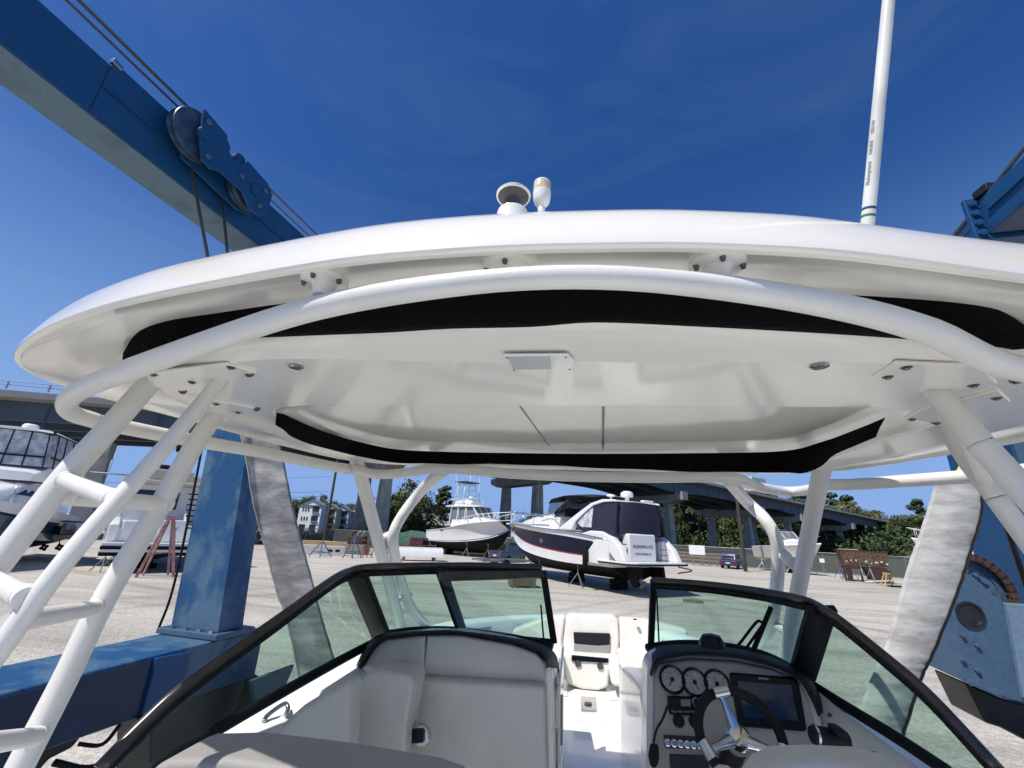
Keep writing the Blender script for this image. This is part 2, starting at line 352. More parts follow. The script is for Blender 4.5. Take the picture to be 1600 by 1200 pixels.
# discs that carry the aft rail
for x, y, r in ((515,.520,.034),(797,.508,.037),(1119,.520,.035)):
    p = ony(x, 400, y); p.z = .339
    st = part(MB().lathe(p+Vector((0,0,.024)), (0,0,-1), [(.0005,0),(r*.98,0),(r,.020),(r*.95,.0245),(r*.55,.0265),(r*.40,.036),(r*.36,.046),(.0005,.046)], 32), 'rail_standoff', 'gel', hard)
    for dx, dy in ((-.82,-.2),(.82,-.2),(-.05,-.74)):
        part(MB().lathe(p+Vector((dx*r, dy*r, .001)), (0,0,-1), [(.0005,0),(.0042,0),(.0038,.004),(.003,.0075),(.0005,.008)], 12), 'bolt', 'screw', hard)
# things on the roof
g = ony(801,330,.57); d0 = g.z-.012
gps = part(MB().lathe((g.x, .57, .47), (0,0,1), [(.0005,-.06),(.026,-.06),(.026,d0-.470),(.0245,d0-.462),(.019,d0-.458),(.0005,d0-.458)], 28), 'gps_antenna', 'gelwhite', hard)
part(MB().lathe((g.x, .57, d0+.007), (0,0,1), [(.0185,0),(.0165,.005),(.0135,.010),(.0125,.017),(.0145,.025),(.0275,.0345),(.0005,.0345)], 28), 'gps_neck', mat('gps_dark', (.07,.07,.07), .5), gps)
part(MB().lathe((g.x, .57, d0+.040), (0,0,1), [(.0005,0),(.0277,0),(.0285,.003),(.025,.0075),(.0005,.011)], 28), 'gps_dome', 'gelwhite', gps)
g = ony(846,330,.58); d0 = g.z
nl = part(MB().lathe((g.x, .58, .45), (0,0,1), [(.0005,0),(.006,0),(.006,d0-.452),(.0065,d0-.445),(.0055,d0-.443),(.0125,d0-.434),(.0145,d0-.425),(.0150,d0-.413),(.0005,d0-.413)], 24), 'anchor_light', 'gelwhite', hard)
part(MB().lathe((g.x, .58, d0+.0372), (0,0,1), [(.0145,0),(.0145,.012),(.0135,.017),(.0005,.018)], 24), 'lamp_lens', mat('amber_lens', (.62,.55,.36), .15, var=.25, vscale=60), nl)
part(MB().lathe((g.x, .58, d0+.055), (0,0,1), [(.0005,-.001),(.0138,-.001),(.0138,.002),(.010,.0055),(.0005,.0065)], 24), 'lamp_cap', 'gelwhite', nl)
a0, a1 = ony(1355,356,.70), ony(1388.5,0,.60)
ad = (a1-a0).normalized(); a0b = a0-ad*.10
ant = part(MB().tube([a0b, a0, a0+ad*.2, a0+ad*1.6], [.0102,.0102,.0099,.008], 20), 'whip_antenna', mat('antenna_white', (.66,.66,.62), .35, var=.22, vscale=14, stretch=(1,1,.25)), hard)
for px, py, nm, c in ((1356,331,'band_blue', (.02,.05,.16)), (1356,341,'band_green', (.02,.20,.09))):
    s_ = (ony(px, py, a0.y)-a0).dot(ad)
    part(MB().lathe(a0+ad*(s_-.0025), ad, [(.009,0),(.0105,0),(.0105,.0042),(.009,.0042)], 20), nm, mat(nm, c, .4), ant)
vw = -(a0+ad*.1).normalized(); vw = (vw-ad*vw.dot(ad)).normalized()
def around(rad):
    return lambda v: Vector((v.x, rad*math.sin(v.y/rad), rad*math.cos(v.y/rad)-rad+v.z))
side = ad.cross(vw)
for body, pos, sz, sh_ in (('Shakespeare', (1354,286), .0088, .35), ('GALAXY', (1358,252), .0068, 0), ('5225-XT', (1361.5,226), .0068, 0)):
    n_ = (vw*.86-side*(.5 if side.x > 0 else -.5)).normalized()
    text('lettering', body, sz, M['print'], frame_from(a0+ad*((ony(*pos, a0.y)-a0).dot(ad))+n_*0.0106, ad, n_), ant, .0003, shear=sh_, bend=around(0.0106))
# ---- tube frame under the roof
pw = 'powder'
hoop_px = [(1600,577,.29),(1450,517,.295),(1300,477,.298),(1100,446,.30),(900,433,.302),(700,446,.30),(500,480,.298),(350,526,.295),(200,579,.29),(135,605,.285),(106,626,.278),(112,645,.272),(150,658,.268)]
aft_path = cr([onz(x, y, z) for x, y, z in hoop_px], 6)
# close the far (starboard) end the same way as the port one
e = [Vector((-p.x, p.y, p.z)) for p in [onz(x, y, z) for x, y, z in hoop_px[8:]]]
aft_path = cr([v for v in reversed(e)]+[onz(x, y, z) for x, y, z in hoop_px], 6)
rad = [.0148+.0085*min(1, max(0, (abs(p.x)-.1)/.8)) for p in aft_path]
part(MB().tube(aft_path, rad, 20), 'aft_rail', pw, smooth=180)
sp = [(-1.36,1.10,.268),(-1.33,1.40,.275),(-1.30,1.80,.283),(-1.265,2.20,.285),(-1.24,2.42,.283)]
pl = [onz(x, y, .272) for x, y in ((150,659),(300,688),(400,705),(480,721),(545,734))]
pr = [onz(x, y, .278) for x, y in ((1285,757),(1330,757),(1420,751),(1520,744),(1610,735))]
part(MB().tube(cr(pl, 5), .024, 16), 'side_rail', pw, smooth=180)
part(MB().tube(cr(pr+[Vector((pr[-1].x-.02, pr[-1].y-.5, .272))], 5), .026, 16), 'side_rail', pw, smooth=180)
fp = [onz(x, y, .278) for x, y in ((545,732),(590,741),(640,738),(690,731))]
fq = [onz(x, y, .278) for x, y in ((1135,746),(1185,761),(1235,768),(1285,762))]
mid = [Vector((-.32, fp[-1].y+.16, .281)), Vector((.0, fp[-1].y+.22, .282)), Vector((.34, fq[0].y+.10, .281))]
part(MB().tube(cr(fp+mid+fq, 6), .026, 16), 'front_rail', pw, smooth=180)
def leg(pts, r, name='support_leg', mt=pw, n=18, ext=False):
    if ext:
        d_ = (pts[-1]-pts[-2]).normalized(); pts = pts+[pts[-1]+d_*((FD-pts[-1].z)/d_.z)]
    return part(MB().tube(cr(pts, 6) if len(pts) > 2 else pts, r, n), name, mt, smooth=180)
FD = -.74
leg([onx(238,592,-1.165), onx(233,599,-1.166), onx(168,672,-1.18), onx(102,746,-1.20), onx(8,866,-1.225)], .027, ext=True)
leg([onx(349,630,-1.155), onx(341,642,-1.156), onx(305,694,-1.16), onx(244,800,-1.175), onx(162,938,-1.19), onx(101,1063,-1.205), onx(40,1181,-1.22)], .027, ext=True)
leg([onx(354,582,-.86), onx(348,590,-.86), onx(253,704,-.872), onx(148,822,-.888), onx(83,901,-.90), onx(0,1014,-.925)], .0165, ext=True)
leg([onx(1430,575,.76), onx(1480,633,.77), onx(1532,693,.785), onx(1600,767,.81)], .0225, ext=True)
leg([onx(1468,646,1.0), onx(1510,716,1.02), onx(1553,773,1.04), onx(1600,836,1.07)], .0225, ext=True)
def rung(a, b, r=.018):
    d_ = (b-a).normalized(); mb = MB().tube([a, b], r, 14)
    for p, s_ in ((a, 1), (b, -1)):
        q = p+d_*(s_*.024); mb.tube([q-d_*.006, q-d_*.002, q+d_*.002, q+d_*.006], [r*1.02, r*1.16, r*1.16, r*1.02], 14)
    part(mb, 'ladder_rung', pw, smooth=60)
rung(onx(98,748,-1.20), onx(185,782,-.885)); rung(onx(90,775,-1.205), onx(265,788,-1.165), .021)
rung(onx(-25,900,-1.23), onx(42,935,-.91)); rung(onx(20,972,-.925), onx(150,950,-1.19), .018)
rung(onx(-40,1165,-1.0), onx(60,1150,-1.21), .018)
rung(onx(1492,640,.77), onx(1540,755,1.04), .016)
wl = M[pw]
leg([Vector((-1.17,2.2,.35)), onx(557,718,-1.17), onx(600,880,-1.17), onx(627,985,-1.17), onx(634,1010,-1.17)], .036)
leg([onz(700,729,.285), onx(660,765,-.93), onx(627,808,-1.06), onx(614,842,-1.10), onx(622,890,-1.13), onx(640,945,-1.16), onx(668,980,-1.17), onx(690,1000,-1.17)], .033)
part(MB().tube([onx(598,842,-1.17), onx(616,834,-1.10)], .028, 14), 'brace', pw, smooth=180)
part(MB().tube([onx(612,941,-1.17), onx(640,930,-1.15)], .020, 14), 'brace', pw, smooth=180)
leg([Vector((1.165,2.2,.35)), onx(1284,735,1.15), onx(1240,960,1.15), onx(1226,1035,1.15), onx(1222,1060,1.15)], .037)
leg([onz(1135,745,.285), onx(1165,782,.97), onx(1198,815,1.05), onx(1215,855,1.09), onx(1212,930,1.11), onx(1200,985,1.13), onx(1165,1020,1.14), onx(1140,1035,1.14)], .033)
part(MB().tube([onx(1216,860,1.10), onx(1254,893,1.15)], .030, 14), 'brace', pw, smooth=180)
part(MB().tube([onx(1205,972,1.13), onx(1230,988,1.15)], .022, 14), 'brace', pw, smooth=180)
# ---- hull, gunwale, bow cockpit
ST = [(-3.4,1.20,-.70),(-2.0,1.24,-.70),(0,1.25,-.71),(1.5,1.25,-.715),(2.6,1.25,-.725),(3.4,1.20,-.745),(4.0,1.10,-.765),(4.5,.80,-.785),(4.85,.48,-.80),(5.02,.20,-.805),(5.06,.03,-.81)]
stp = cr([Vector(s_) for s_ in ST], 4)
def hull_rows(sd):
    out = []
    for i, p in enumerate(stp):
        y, h, z = p; f = max(0, (y-1.5)/3.6); k = -2.30+1.05*f**2.2
        ch = h*(.86-.42*f); cz = -1.75+.62*f**1.6
        out.append([Vector((sd*h, y, z)), Vector((sd*(h+.015), y, z-.05)), Vector((sd*(h*.97), y, z-.25)), Vector((sd*(h*.5+ch*.5), y-.12*f, (z+cz)/2-.06)), Vector((sd*ch, y-.32*f, cz)), Vector((sd*ch*.5, y-.42*f, (cz+k)/2)), Vector((0, y-.5*f, k))])
    return out
hb = MB(); hb.grid(hull_rows(1)); hb.grid([list(reversed(r)) for r in hull_rows(-1)])
r0, l0 = hull_rows(1)[0], hull_rows(-1)[0]
hb.add(r0+l0[:-1][::-1], [tuple(range(len(r0)+len(l0)-1))])
part(hb, 'hull', 'gelwhite', smooth=40)
def off(p, d): return max(p.y*0+.02, p[1]-d)
def deckrow(sd, d, dz, drop=0.): return [Vector((sd*max(.0, p[1]-d), min(p[0], 5.06-d*1.1), p[2]+dz)) for p in stp]
gb = MB()
for sd in (1, -1):
    rs = [deckrow(sd, 0, 0), deckrow(sd, .0, .012), deckrow(sd, .03, .028), deckrow(sd, .13, .030), deckrow(sd, .20, .026), deckrow(sd, .225, .008), deckrow(sd, .235, -.06), deckrow(sd, .25, -.10), deckrow(sd, .21, -.14), deckrow(sd, .21, -.20), deckrow(sd, .25, -.24), deckrow(sd, .28, -.75)]
    gb.grid(rs if sd > 0 else [list(reversed(r)) for r in rs])
part(gb, 'gunwale', 'aqua', smooth=50)
for sd in (1, -1):          # bow handrails in the coaming
    pts = [Vector((sd*(p[1]-.235), p[0], p[2]-.03)) for p in stp if 3.0 < p[0] < 4.35]
    part(MB().tube(pts, .011, 10), 'bow_handrail', 'steel', smooth=180)
    part(MB().tube([Vector((sd*(p[1]+.017), p[0], p[2]-.06)) for p in stp], .016, 8), 'rub_rail', 'rubber', smooth=180)
part(MB().box((0,.1,-1.53), (2.7,6.6,.06)), 'cockpit_sole', 'gelwhite')
sole = part(MB().prism([(-.62,2.55,-1.5),(.62,2.55,-1.5),(.62,4.5,-1.5),(-.62,4.5,-1.5)], (0,0,.30)), 'bow_sole', 'gelwhite', bevel=.03)
# floor fittings
p = onz(921,1100,-1.198)
lt = part(MB().prism([onz(x, y, -1.197) for x, y in ((907,1089),(931,1090),(932,1112),(908,1111))], (0,0,.006)), 'table_socket', 'steel', bevel=.002)
part(MB().lathe(onz(919,1100,-1.19), (0,0,1), [(.0005,0),(.028,0),(.028,.008),(.018,.010),(.0005,.010)], 20), 'socket_cap', 'screw', lt)
for q in (((880,1080),(887,1080),(887,1088),(880,1088)), ((953,1087),(968,1088),(968,1095),(953,1094))):
    part(MB().prism([onz(x, y, -1.197) for x, y in q], (0,0,.005)), 'floor_latch', 'gel', bevel=.002)
def slab(px, p0, n, depth, name, mt, par=B, bevel=.02, seg=3, back=(0,1,0), **k):
    P = [onp(x, y, p0, n) for x, y in px]
    return part(MB().prism(P, Vector(back)*depth), name, mt, par, bevel=bevel, seg=seg, **k)
# bow seats: centre backrest with folded-down tray, side cushions
bp, bn = (0,4.35,-1.0), (0,-1,.22)
c = slab([(879,1000),(884,966),(890,961),(960,963),(966,968),(968,1000),(966,1024),(881,1020)], bp, bn, .16, 'bow_backrest', 'vinyl', bevel=.025)
slab([(896,988),(953,990),(953,1007),(934,1008),(897,1005)], (0,4.33,-1.0), bn, .03, 'backrest_vent', mat('vent_black', (.012,.012,.014), .35), c, .004)
slab([(897,1006),(934,1009),(953,1008),(953,1023),(896,1020)], (0,4.333,-1.0), bn, .03, 'backrest_pad', 'vinylgrey', c, .004)
c = slab([(880,1021),(966,1026),(967,1038),(953,1048),(951,1074),(935,1080),(910,1078),(886,1070),(880,1040)], (0,4.24,-1.1), (0,-1,.12), .3, 'bow_console', 'vinyl', bevel=.03)
slab([(893,1024),(951,1029),(950,1036),(893,1033)], (0,4.228,-1.1), (0,-1,.12), .03, 'storage_slot', 'blackgloss', c, .004)
for x, y in ((903,1037),(938,1041)):
    part(MB().lathe(onp(x, y, (0,4.232,-1.1), (0,-1,.12)), (0,-1,.12), [(.0005,0),(.026,0),(.026,.004),(.022,.005),(.020,.002),(.0005,.002)], 20), 'cup_holder', 'screw', c)
slab([(800,985),(850,966),(884,962),(879,1000),(880,1018),(800,1035)], (0,4.33,-1.0), (0,-1,.22), .14, 'bow_cushion', 'vinyl', bevel=.025)
slab([(968,966),(1010,969),(1075,985),(1075,1040),(1012,1034),(969,1020)], (0,4.33,-1.0), (0,-1,.22), .14, 'bow_cushion', 'vinyl', bevel=.025)
slab([(820,1020),(879,1022),(881,1066),(820,1085)], (0,4.1,-1.1), (0,-1,.12), .3, 'bow_bench', 'vinyl', bevel=.03)
slab([(969,1024),(1060,1030),(1060,1100),(1012,1098),(985,1078),(955,1072),(954,1052),(968,1040)], (0,4.05,-1.1), (0,-1,.12), .3, 'bow_bench', 'vinyl', bevel=.03)
for sd in (-1, 1):
    part(MB().prism([(sd*.60,3.0,-1.5),(sd*.56,4.3,-1.5),(sd*.95,3.9,-1.5),(sd*1.2,3.0,-1.5)], (0,0,.46)), 'bow_bench', 'vinyl', bevel=.04, seg=3)
slab([(990,967.5),(995,967.7),(995,969),(990,968.8)], (0,4.3,-.8), (0,-1,.2), .03, 'deck_fitting', 'black', bevel=0)
# ---- port lounge console (unsunned side faces the camera)
cp, cn_ = (0,2.10,-.5), (0,-1,.10)
port = slab([(556,1040),(575,1012),(600,997),(660,990),(720,990),(800,1004),(852,1024),(862,1040),(866,1085),(868,1200),(860,1420),(545,1420),(520,1120)], (0,2.14,-.5), cn_, .14, 'port_console', 'gel', bevel=.02)
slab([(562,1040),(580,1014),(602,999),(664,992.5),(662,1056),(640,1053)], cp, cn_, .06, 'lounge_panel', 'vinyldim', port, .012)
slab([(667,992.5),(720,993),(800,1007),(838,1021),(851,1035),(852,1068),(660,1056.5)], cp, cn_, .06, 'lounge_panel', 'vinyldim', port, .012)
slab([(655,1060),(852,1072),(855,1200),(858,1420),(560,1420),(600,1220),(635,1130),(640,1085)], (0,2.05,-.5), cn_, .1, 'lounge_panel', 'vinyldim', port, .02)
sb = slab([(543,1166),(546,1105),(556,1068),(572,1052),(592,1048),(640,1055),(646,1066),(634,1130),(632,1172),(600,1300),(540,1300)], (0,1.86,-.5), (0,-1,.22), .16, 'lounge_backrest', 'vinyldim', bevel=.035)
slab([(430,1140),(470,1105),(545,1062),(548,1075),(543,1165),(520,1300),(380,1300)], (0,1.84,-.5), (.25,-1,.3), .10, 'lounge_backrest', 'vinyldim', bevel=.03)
ch = slab([(633,1133),(660,1133),(670,1143),(671,1158),(662,1168),(633,1170),(630,1160)], (0,1.90,-.7), (0,-1,.15), .03, 'cup_holder', 'chrome', port, .006)
slab([(642,1140),(661,1140),(661,1161),(642,1162)], (0,1.885,-.7), (0,-1,.15), .02, 'cup_opening', 'blackgloss', ch, .002)
# dark padded brow over the port console
def brow(px0, px1, y0, nm, par):
    a = cr([ony(x, y, y0+.24) for x, y in px0], 5); b = cr([ony(x, y, y0-.02) for x, y in px1], 5)
    rows_ = [[p+Vector((0,.02,-.05)) for p in a], a, [p*.5+q*.5+Vector((0,-.012,.006)) for p, q in zip(a, b)], [p*.15+q*.85+Vector((0,-.010,.010)) for p, q in zip(a, b)], b, [q+Vector((0,.05,0)) for q in b]]
    return part(MB().grid(rows_), nm, 'rubber', par, smooth=180)
brow([(557,1038),(574,1005),(598,990),(660,984),(720,984),(800,994),(848,1007),(868,1022),(874,1045)], [(562,1046),(581,1016),(604,1000),(662,992),(720,992),(800,1006),(838,1019),(852,1032),(853,1046)], 2.07, 'console_brow', port)
# console flank: door, latch plate
slab([(852,1045),(866,1050)], (0,2.1,-.5), (0,-1,0), .1, 'x', 'gel') if False else None
xs = onp(868,1085,(0,2.14,-.5),cn_).x+.006
dr = part(MB().prism([(xs,2.22,-.62),(xs,2.98,-.62),(xs,2.98,-1.38),(xs,2.22,-1.38)], (.012,0,0)), 'console_door', 'gel', port, bevel=.006)
part(MB().box((xs+.014,2.34,-.78),(.012,.10,.16)), 'door_latch', 'screw', dr, bevel=.004)
part(MB().box((xs+.012,2.6,-1.02),(.012,.22,.11)), 'door_plate', 'steel', dr, bevel=.003)
flank = part(MB().prism([(-1.0,2.2,-.60),(-1.0,3.22,-.74),(-1.0,3.24,-1.5),(-1.0,2.2,-1.5)], (1.0+xs-.012,0,0)), 'console_side', 'gelwhite', port, bevel=.02)
# ---- helm
hp, hn = (.5,2.02,-.55), (0,-.90,.42)
hn = Vector(hn).normalized()
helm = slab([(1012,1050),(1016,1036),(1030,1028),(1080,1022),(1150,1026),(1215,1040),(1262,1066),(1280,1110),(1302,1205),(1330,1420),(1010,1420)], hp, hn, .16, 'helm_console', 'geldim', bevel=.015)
hx = onp(1012,1120,hp,hn).x+.004
part(MB().prism([(hx,2.2,-.60),(hx,3.22,-.74),(hx,3.24,-1.5),(hx,1.75,-1.5),(hx,1.95,-.95)], (.75,0,0)), 'console_side', 'gelwhite', helm, bevel=.02)
fa = mat('dash_panel', (.33,.31,.275), .5, var=.05, vscale=9, bump=.03, bscale=200)
slab([(1022,1050),(1030,1037),(1080,1030),(1150,1034),(1208,1046),(1252,1068),(1268,1105),(1290,1200),(1300,1420),(1020,1420)], (.5,2.00,-.55), hn, .05, 'dash_panel', fa, helm, .01)
brow([(1008,1052),(1009,1022),(1030,1009),(1080,1007),(1150,1013),(1215,1030),(1262,1056),(1284,1085),(1290,1110)], [(1018,1058),(1024,1040),(1036,1032),(1080,1024),(1150,1028),(1212,1044),(1255,1066),(1272,1095),(1280,1120)], 2.02, 'dash_brow', helm)
pe = lambda x, y, d=0.: onp(x, y, Vector((.5,2.00,-.55))+hn*d, hn)
dial = mat('gauge_face', (.27,.27,.26), .3, var=.2, vscale=60)
for x, y in ((1050,1062),(1085,1066.5),(1120,1069)):
    o = pe(x, y); gg = part(MB().lathe(o-hn*.003, hn, [(.0005,0),(.0485,0),(.0485,.010),(.045,.013),(.040,.009),(.0005,.008)], 32), 'gauge', 'blackgloss', helm)
    part(MB().lathe(o+hn*.0035, hn, [(.0005,0),(.0385,0),(.0385,.0025),(.0005,.0025)], 32), 'gauge_face', dial, gg)
    ux = Vector((1,0,0)); uy = hn.cross(ux); tk = MB()
    for k in range(11):
        t = math.radians(-40+k*26); d_ = ux*math.cos(t)+uy*math.sin(t); tk.bar(o+hn*.0066+d_*.030, o+hn*.0066+d_*.036, .0016, .0006, up=hn)
    part(tk, 'gauge_mark', 'blackgloss', gg)
    d_ = (ux*.45+uy*-.9 if x == 1085 else ux*-.5+uy*-.85).normalized()
    part(MB().bar(o+hn*.0075-d_*.01, o+hn*.0075+d_*.026, .0028, .001, up=hn), 'gauge_needle', 'blackgloss', gg)
    part(MB().lathe(o+hn*.006, hn, [(.0005,0),(.008,0),(.007,.004),(.0005,.005)], 14), 'gauge_hub', 'blackgloss', gg)
scr = slab([(1141,1053),(1146,1052),(1244,1060),(1249,1066),(1262,1140),(1258,1144),(1160,1137),(1155,1132)], pe(1200,1100,.012), hn, .03, 'chart_screen', 'blackgloss', helm, .006)
scm = mat('screen_glass', (.010,.022,.055), .08, coat=.5)
slab([(1152,1064),(1236,1071),(1248,1126),(1162,1121)], pe(1200,1100,.0135), hn, .003, 'screen_glass', scm, scr, 0)
o = pe(1193,1060.5,.0128); text('lettering', 'SIMRAD', .010, mat('print_grey', (.45,.45,.45), .5), frame_from(o, pe(1220,1062.5)-pe(1190,1060), hn), scr)
rad_ = slab([(1043,1089),(1088,1090),(1096,1094),(1096,1120),(1046,1117)], pe(1070,1100,.014), hn, .03, 'radio', 'blackgloss', helm, .006)
slab([(1064,1093),(1079,1093),(1079,1104),(1064,1103)], pe(1070,1100,.016), hn, .004, 'radio_display', mat('lcd_grey', (.16,.17,.16), .2), rad_, 0)
part(MB().lathe(pe(1088,1097.5,.014), hn, [(.0005,0),(.013,0),(.012,.012),(.0005,.013)], 20), 'radio_knob', 'rubber', rad_)
part(MB().lathe(pe(1088,1097.5,.016), hn, [(.013,0),(.0145,0),(.0145,.003),(.013,.003)], 20), 'knob_ring', 'steel', rad_)
for x in (1053,1063,1073,1082): part(MB().box(pe(x,1112,.015), (.018,.006,.008), rot=Matrix(((1,0,0),(0,hn.z,-hn.y),(0,hn.y,hn.z))).transposed()), 'radio_button', 'screw', rad_)
for x, y in ((1060,1127),(1085,1128)):
    part(MB().lathe(pe(x, y), hn, [(.0005,0),(.020,0),(.019,.012),(.014,.016),(.0005,.017)], 20), 'dash_knob', 'rubber', helm)
sw = slab([(1037,1150),(1100,1153),(1100,1172),(1040,1170)], pe(1070,1160,.01), hn, .03, 'switch_panel', mat('switch_black', (.02,.022,.028), .3), helm, .004)
for k in range(6):
    o = pe(1043+k*10.2, 1160.5+k*.9, .0105); part(MB().lathe(o, hn, [(.0005,0),(.0115,0),(.0115,.004),(.0085,.006),(.0075,.004),(.0005,.004)], 20), 'push_switch', 'steel', sw)
slab([(1047,1180),(1108,1183),(1112,1240),(1050,1240)], pe(1080,1190,.01), hn, .03, 'lower_panel', mat('lower_black', (.02,.022,.03), .35), helm, .006)
# microphone with its cord
mc = part(MB().tube(cr([pe(1043,1103,.02), pe(1036,1122,.05), pe(1026,1140,.05), pe(1021,1160,.04)], 5), .004, 8), 'microphone_cord', 'rubber', helm, smooth=180)
part(MB().prism([pe(x, y, .05) for x, y in ((1017,1160),(1029,1162),(1031,1185),(1026,1200),(1018,1198),(1014,1180))], hn*-.035), 'microphone', 'rubber', helm, bevel=.008)
# steering wheel
wc = ony(1156,1148,1.72); wn = Vector((-.06,-.80,.60)).normalized(); wx = wn.cross(Vector((0,0,1))).normalized(); wy = wx.cross(wn)*-1
if wy.z < 0: wy = -wy
wr = .120
wheel = part(MB().tube([wc+(wx*math.cos(2*math.pi*k/48)+wy*math.sin(2*math.pi*k/48))*wr for k in range(48)], .0150, 14, closed=True), 'steering_wheel', 'rubber', smooth=180)
for tdir, nm in ((ony(1137,1084,1.72), 'wheel_spoke'), (ony(1105,1178,1.72), 'wheel_spoke'), (ony(1222,1190,1.72), 'wheel_spoke')):
    e_ = tdir-wc; e_ = (e_-wn*e_.dot(wn)).normalized(); sd_ = e_.cross(wn)
    A, Bq = wc-wn*.035, wc+e_*(wr-.004)+wn*.004
    r_ = []
    for t, w_, h_ in ((0,.026,.016),(.25,.019,.018),(.6,.0125,.014),(.92,.010,.010),(1.0,.012,.009)):
        q = A.lerp(Bq, t); r_.append([q+sd_*w_*math.cos(a_)+wn*h_*math.sin(a_) for a_ in [2*math.pi*k/14 for k in range(14)]])
    sk_ = part(MB().grid(r_, cu=True), nm, 'chrome', wheel, smooth=180)
    part(MB().tube([Bq-sd_*.024, Bq+sd_*.024], .0178, 14), 'spoke_clamp', 'steel', sk_)
part(MB().lathe(wc-wn*.055, wn, [(.0005,0),(.040,0),(.038,.03),(.028,.042),(.0005,.046)], 28), 'wheel_hub', 'chrome', wheel)
part(MB().tube([wc-wn*.30, wc-wn*.05], .035, 14), 'wheel_shaft', 'rubber', wheel)
# throttle
tp = onz(1290,1152,-.70)
th = part(MB().lathe(ony(1268,1148,1.55), (1,.05,-.06), [(.0005,0),(.020,0),(.023,.008),(.023,.085),(.02,.092),(.0005,.092)], 20), 'throttle_lever', 'rubber', helm)
part(MB().lathe(ony(1270,1148,1.55), (1,.05,-.06), [(.0232,.004),(.0245,.004),(.0245,.010),(.0232,.010)], 20), 'throttle_ring', 'chrome', th)
part(MB().prism([ony(x, y, 1.5) for x, y in ((1302,1138),(1322,1140),(1332,1157),(1314,1156))], (0,.05,0)), 'throttle_grip', 'rubber', th, bevel=.01)
# starboard side deck by the helm, snaps
sd_ = slab([(1275,1075),(1300,1095),(1330,1118),(1460,1215),(1480,1400),(1320,1400),(1295,1200)], (1.0,1.9,-.66), (-.5,-.5,1), .05, 'side_deck', 'gel', back=(0,0,-1), bevel=.008)
for x, y in ((1297,1118),(1366,1178)): part(MB().lathe(onp(x, y, (1.0,1.9,-.66), (-.5,-.5,1)), (-.5,-.5,1), [(.0005,0),(.008,0),(.006,.005),(.0005,.006)], 12), 'snap', 'screw', sd_)
# port side deck under the glass
sp_ = slab([(330,1210),(420,1128),(500,1078),(575,1030),(590,1032),(588,1048),(500,1096),(430,1140),(370,1230),(330,1300)], (-1.0,1.9,-.68), (.5,-.5,1), .05, 'side_deck', 'aqua', back=(0,0,-1), bevel=.008)
cl = part(MB().tube(cr([onp(x, y, (-1.0,1.9,-.66), (.5,-.5,1)) for x, y in ((412,1128),(418,1118),(438,1103),(447,1100),(450,1108),(446,1118))], 5), .008, 10), 'cleat', 'chrome', smooth=180)
# ---- seats near the camera
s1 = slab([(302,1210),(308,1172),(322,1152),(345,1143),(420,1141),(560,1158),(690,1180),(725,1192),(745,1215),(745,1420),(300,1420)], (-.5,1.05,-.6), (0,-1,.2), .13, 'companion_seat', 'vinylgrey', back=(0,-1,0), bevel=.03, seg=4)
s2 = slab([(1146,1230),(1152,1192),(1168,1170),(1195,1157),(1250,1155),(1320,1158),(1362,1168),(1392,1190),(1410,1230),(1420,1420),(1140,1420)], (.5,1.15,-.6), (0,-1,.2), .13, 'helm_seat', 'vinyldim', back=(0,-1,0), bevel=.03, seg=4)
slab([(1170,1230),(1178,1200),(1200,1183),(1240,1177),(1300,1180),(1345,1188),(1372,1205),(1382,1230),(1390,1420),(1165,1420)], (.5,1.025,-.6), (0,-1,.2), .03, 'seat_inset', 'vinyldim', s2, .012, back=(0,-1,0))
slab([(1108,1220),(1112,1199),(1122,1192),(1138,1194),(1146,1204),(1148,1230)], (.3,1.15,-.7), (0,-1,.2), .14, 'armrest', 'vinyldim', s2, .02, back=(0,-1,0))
for nm, x in (('seat_pedestal', -.5), ('seat_pedestal', .55)):
    part(MB().lathe((x,1.15,-1.5), (0,0,1), [(.0005,0),(.14,0),(.14,.02),(.05,.04),(.05,.55),(.2,.58),(.2,.62),(.0005,.62)], 20), nm, 'steel')
# ---- windshield
ws = part(MB().tube([Vector((-.03,2.52,-.53)), Vector((.03,2.52,-.53))], .01), 'windshield_base', 'rubber') if False else None
tl = [onx(155,1202,-1.14), onx(225,1130,-1.12), onx(300,1064,-1.09), onx(440,964,-1.03), onx(520,906,-1.0)] + [ony(548,892,2.02), ony(572,887,2.10)] + [onz(x, y, -.178) for x, y in ((620,885),(685,884),(760,884),(846,887))]
trr = [onz(x, y, -.195) for x, y in ((1018,907),(1100,913),(1180,923),(1235,933))] + [ony(1268,942,2.02), ony(1292,956,1.93)] + [onx(1318,974,.955), onx(1380,1024,1.0), onx(1450,1085,1.045), onx(1562,1205,1.11)]
wf = part(MB().tube(cr(tl, 5), .017, 12), 'windshield_frame', 'anod', smooth=180, label='dark metal windshield frame on the port side')
part(MB().tube(cr([p+Vector((0,-.006,-.026)) for p in tl], 5), .014, 10), 'frame_gasket', 'rubber', wf, smooth=180)
wf2 = part(MB().tube(cr(trr, 5), .016, 12), 'windshield_frame', 'anod', smooth=180, label='dark metal windshield frame on the helm side')
part(MB().tube(cr([p+Vector((0,-.006,-.024)) for p in trr], 5), .013, 10), 'frame_gasket', 'rubber', wf2, smooth=180)
bl = [onx(225,1212,-1.13), onx(300,1163,-1.11), onx(430,1088,-1.05), onx(520,1038,-1.02), onx(585,1003,-.99)]
bfl = [onz(x, y, -.525) for x, y in ((598,992),(650,985),(710,985),(790,995),(862,1010))]
br_ = [onx(1262,1066,.97), onx(1320,1103,1.0), onx(1400,1152,1.06), onx(1480,1205,1.1)]
bfr = [onz(x, y, -.525) for x, y in ((1012,1012),(1060,1006),(1120,1008),(1190,1022),(1250,1052))]
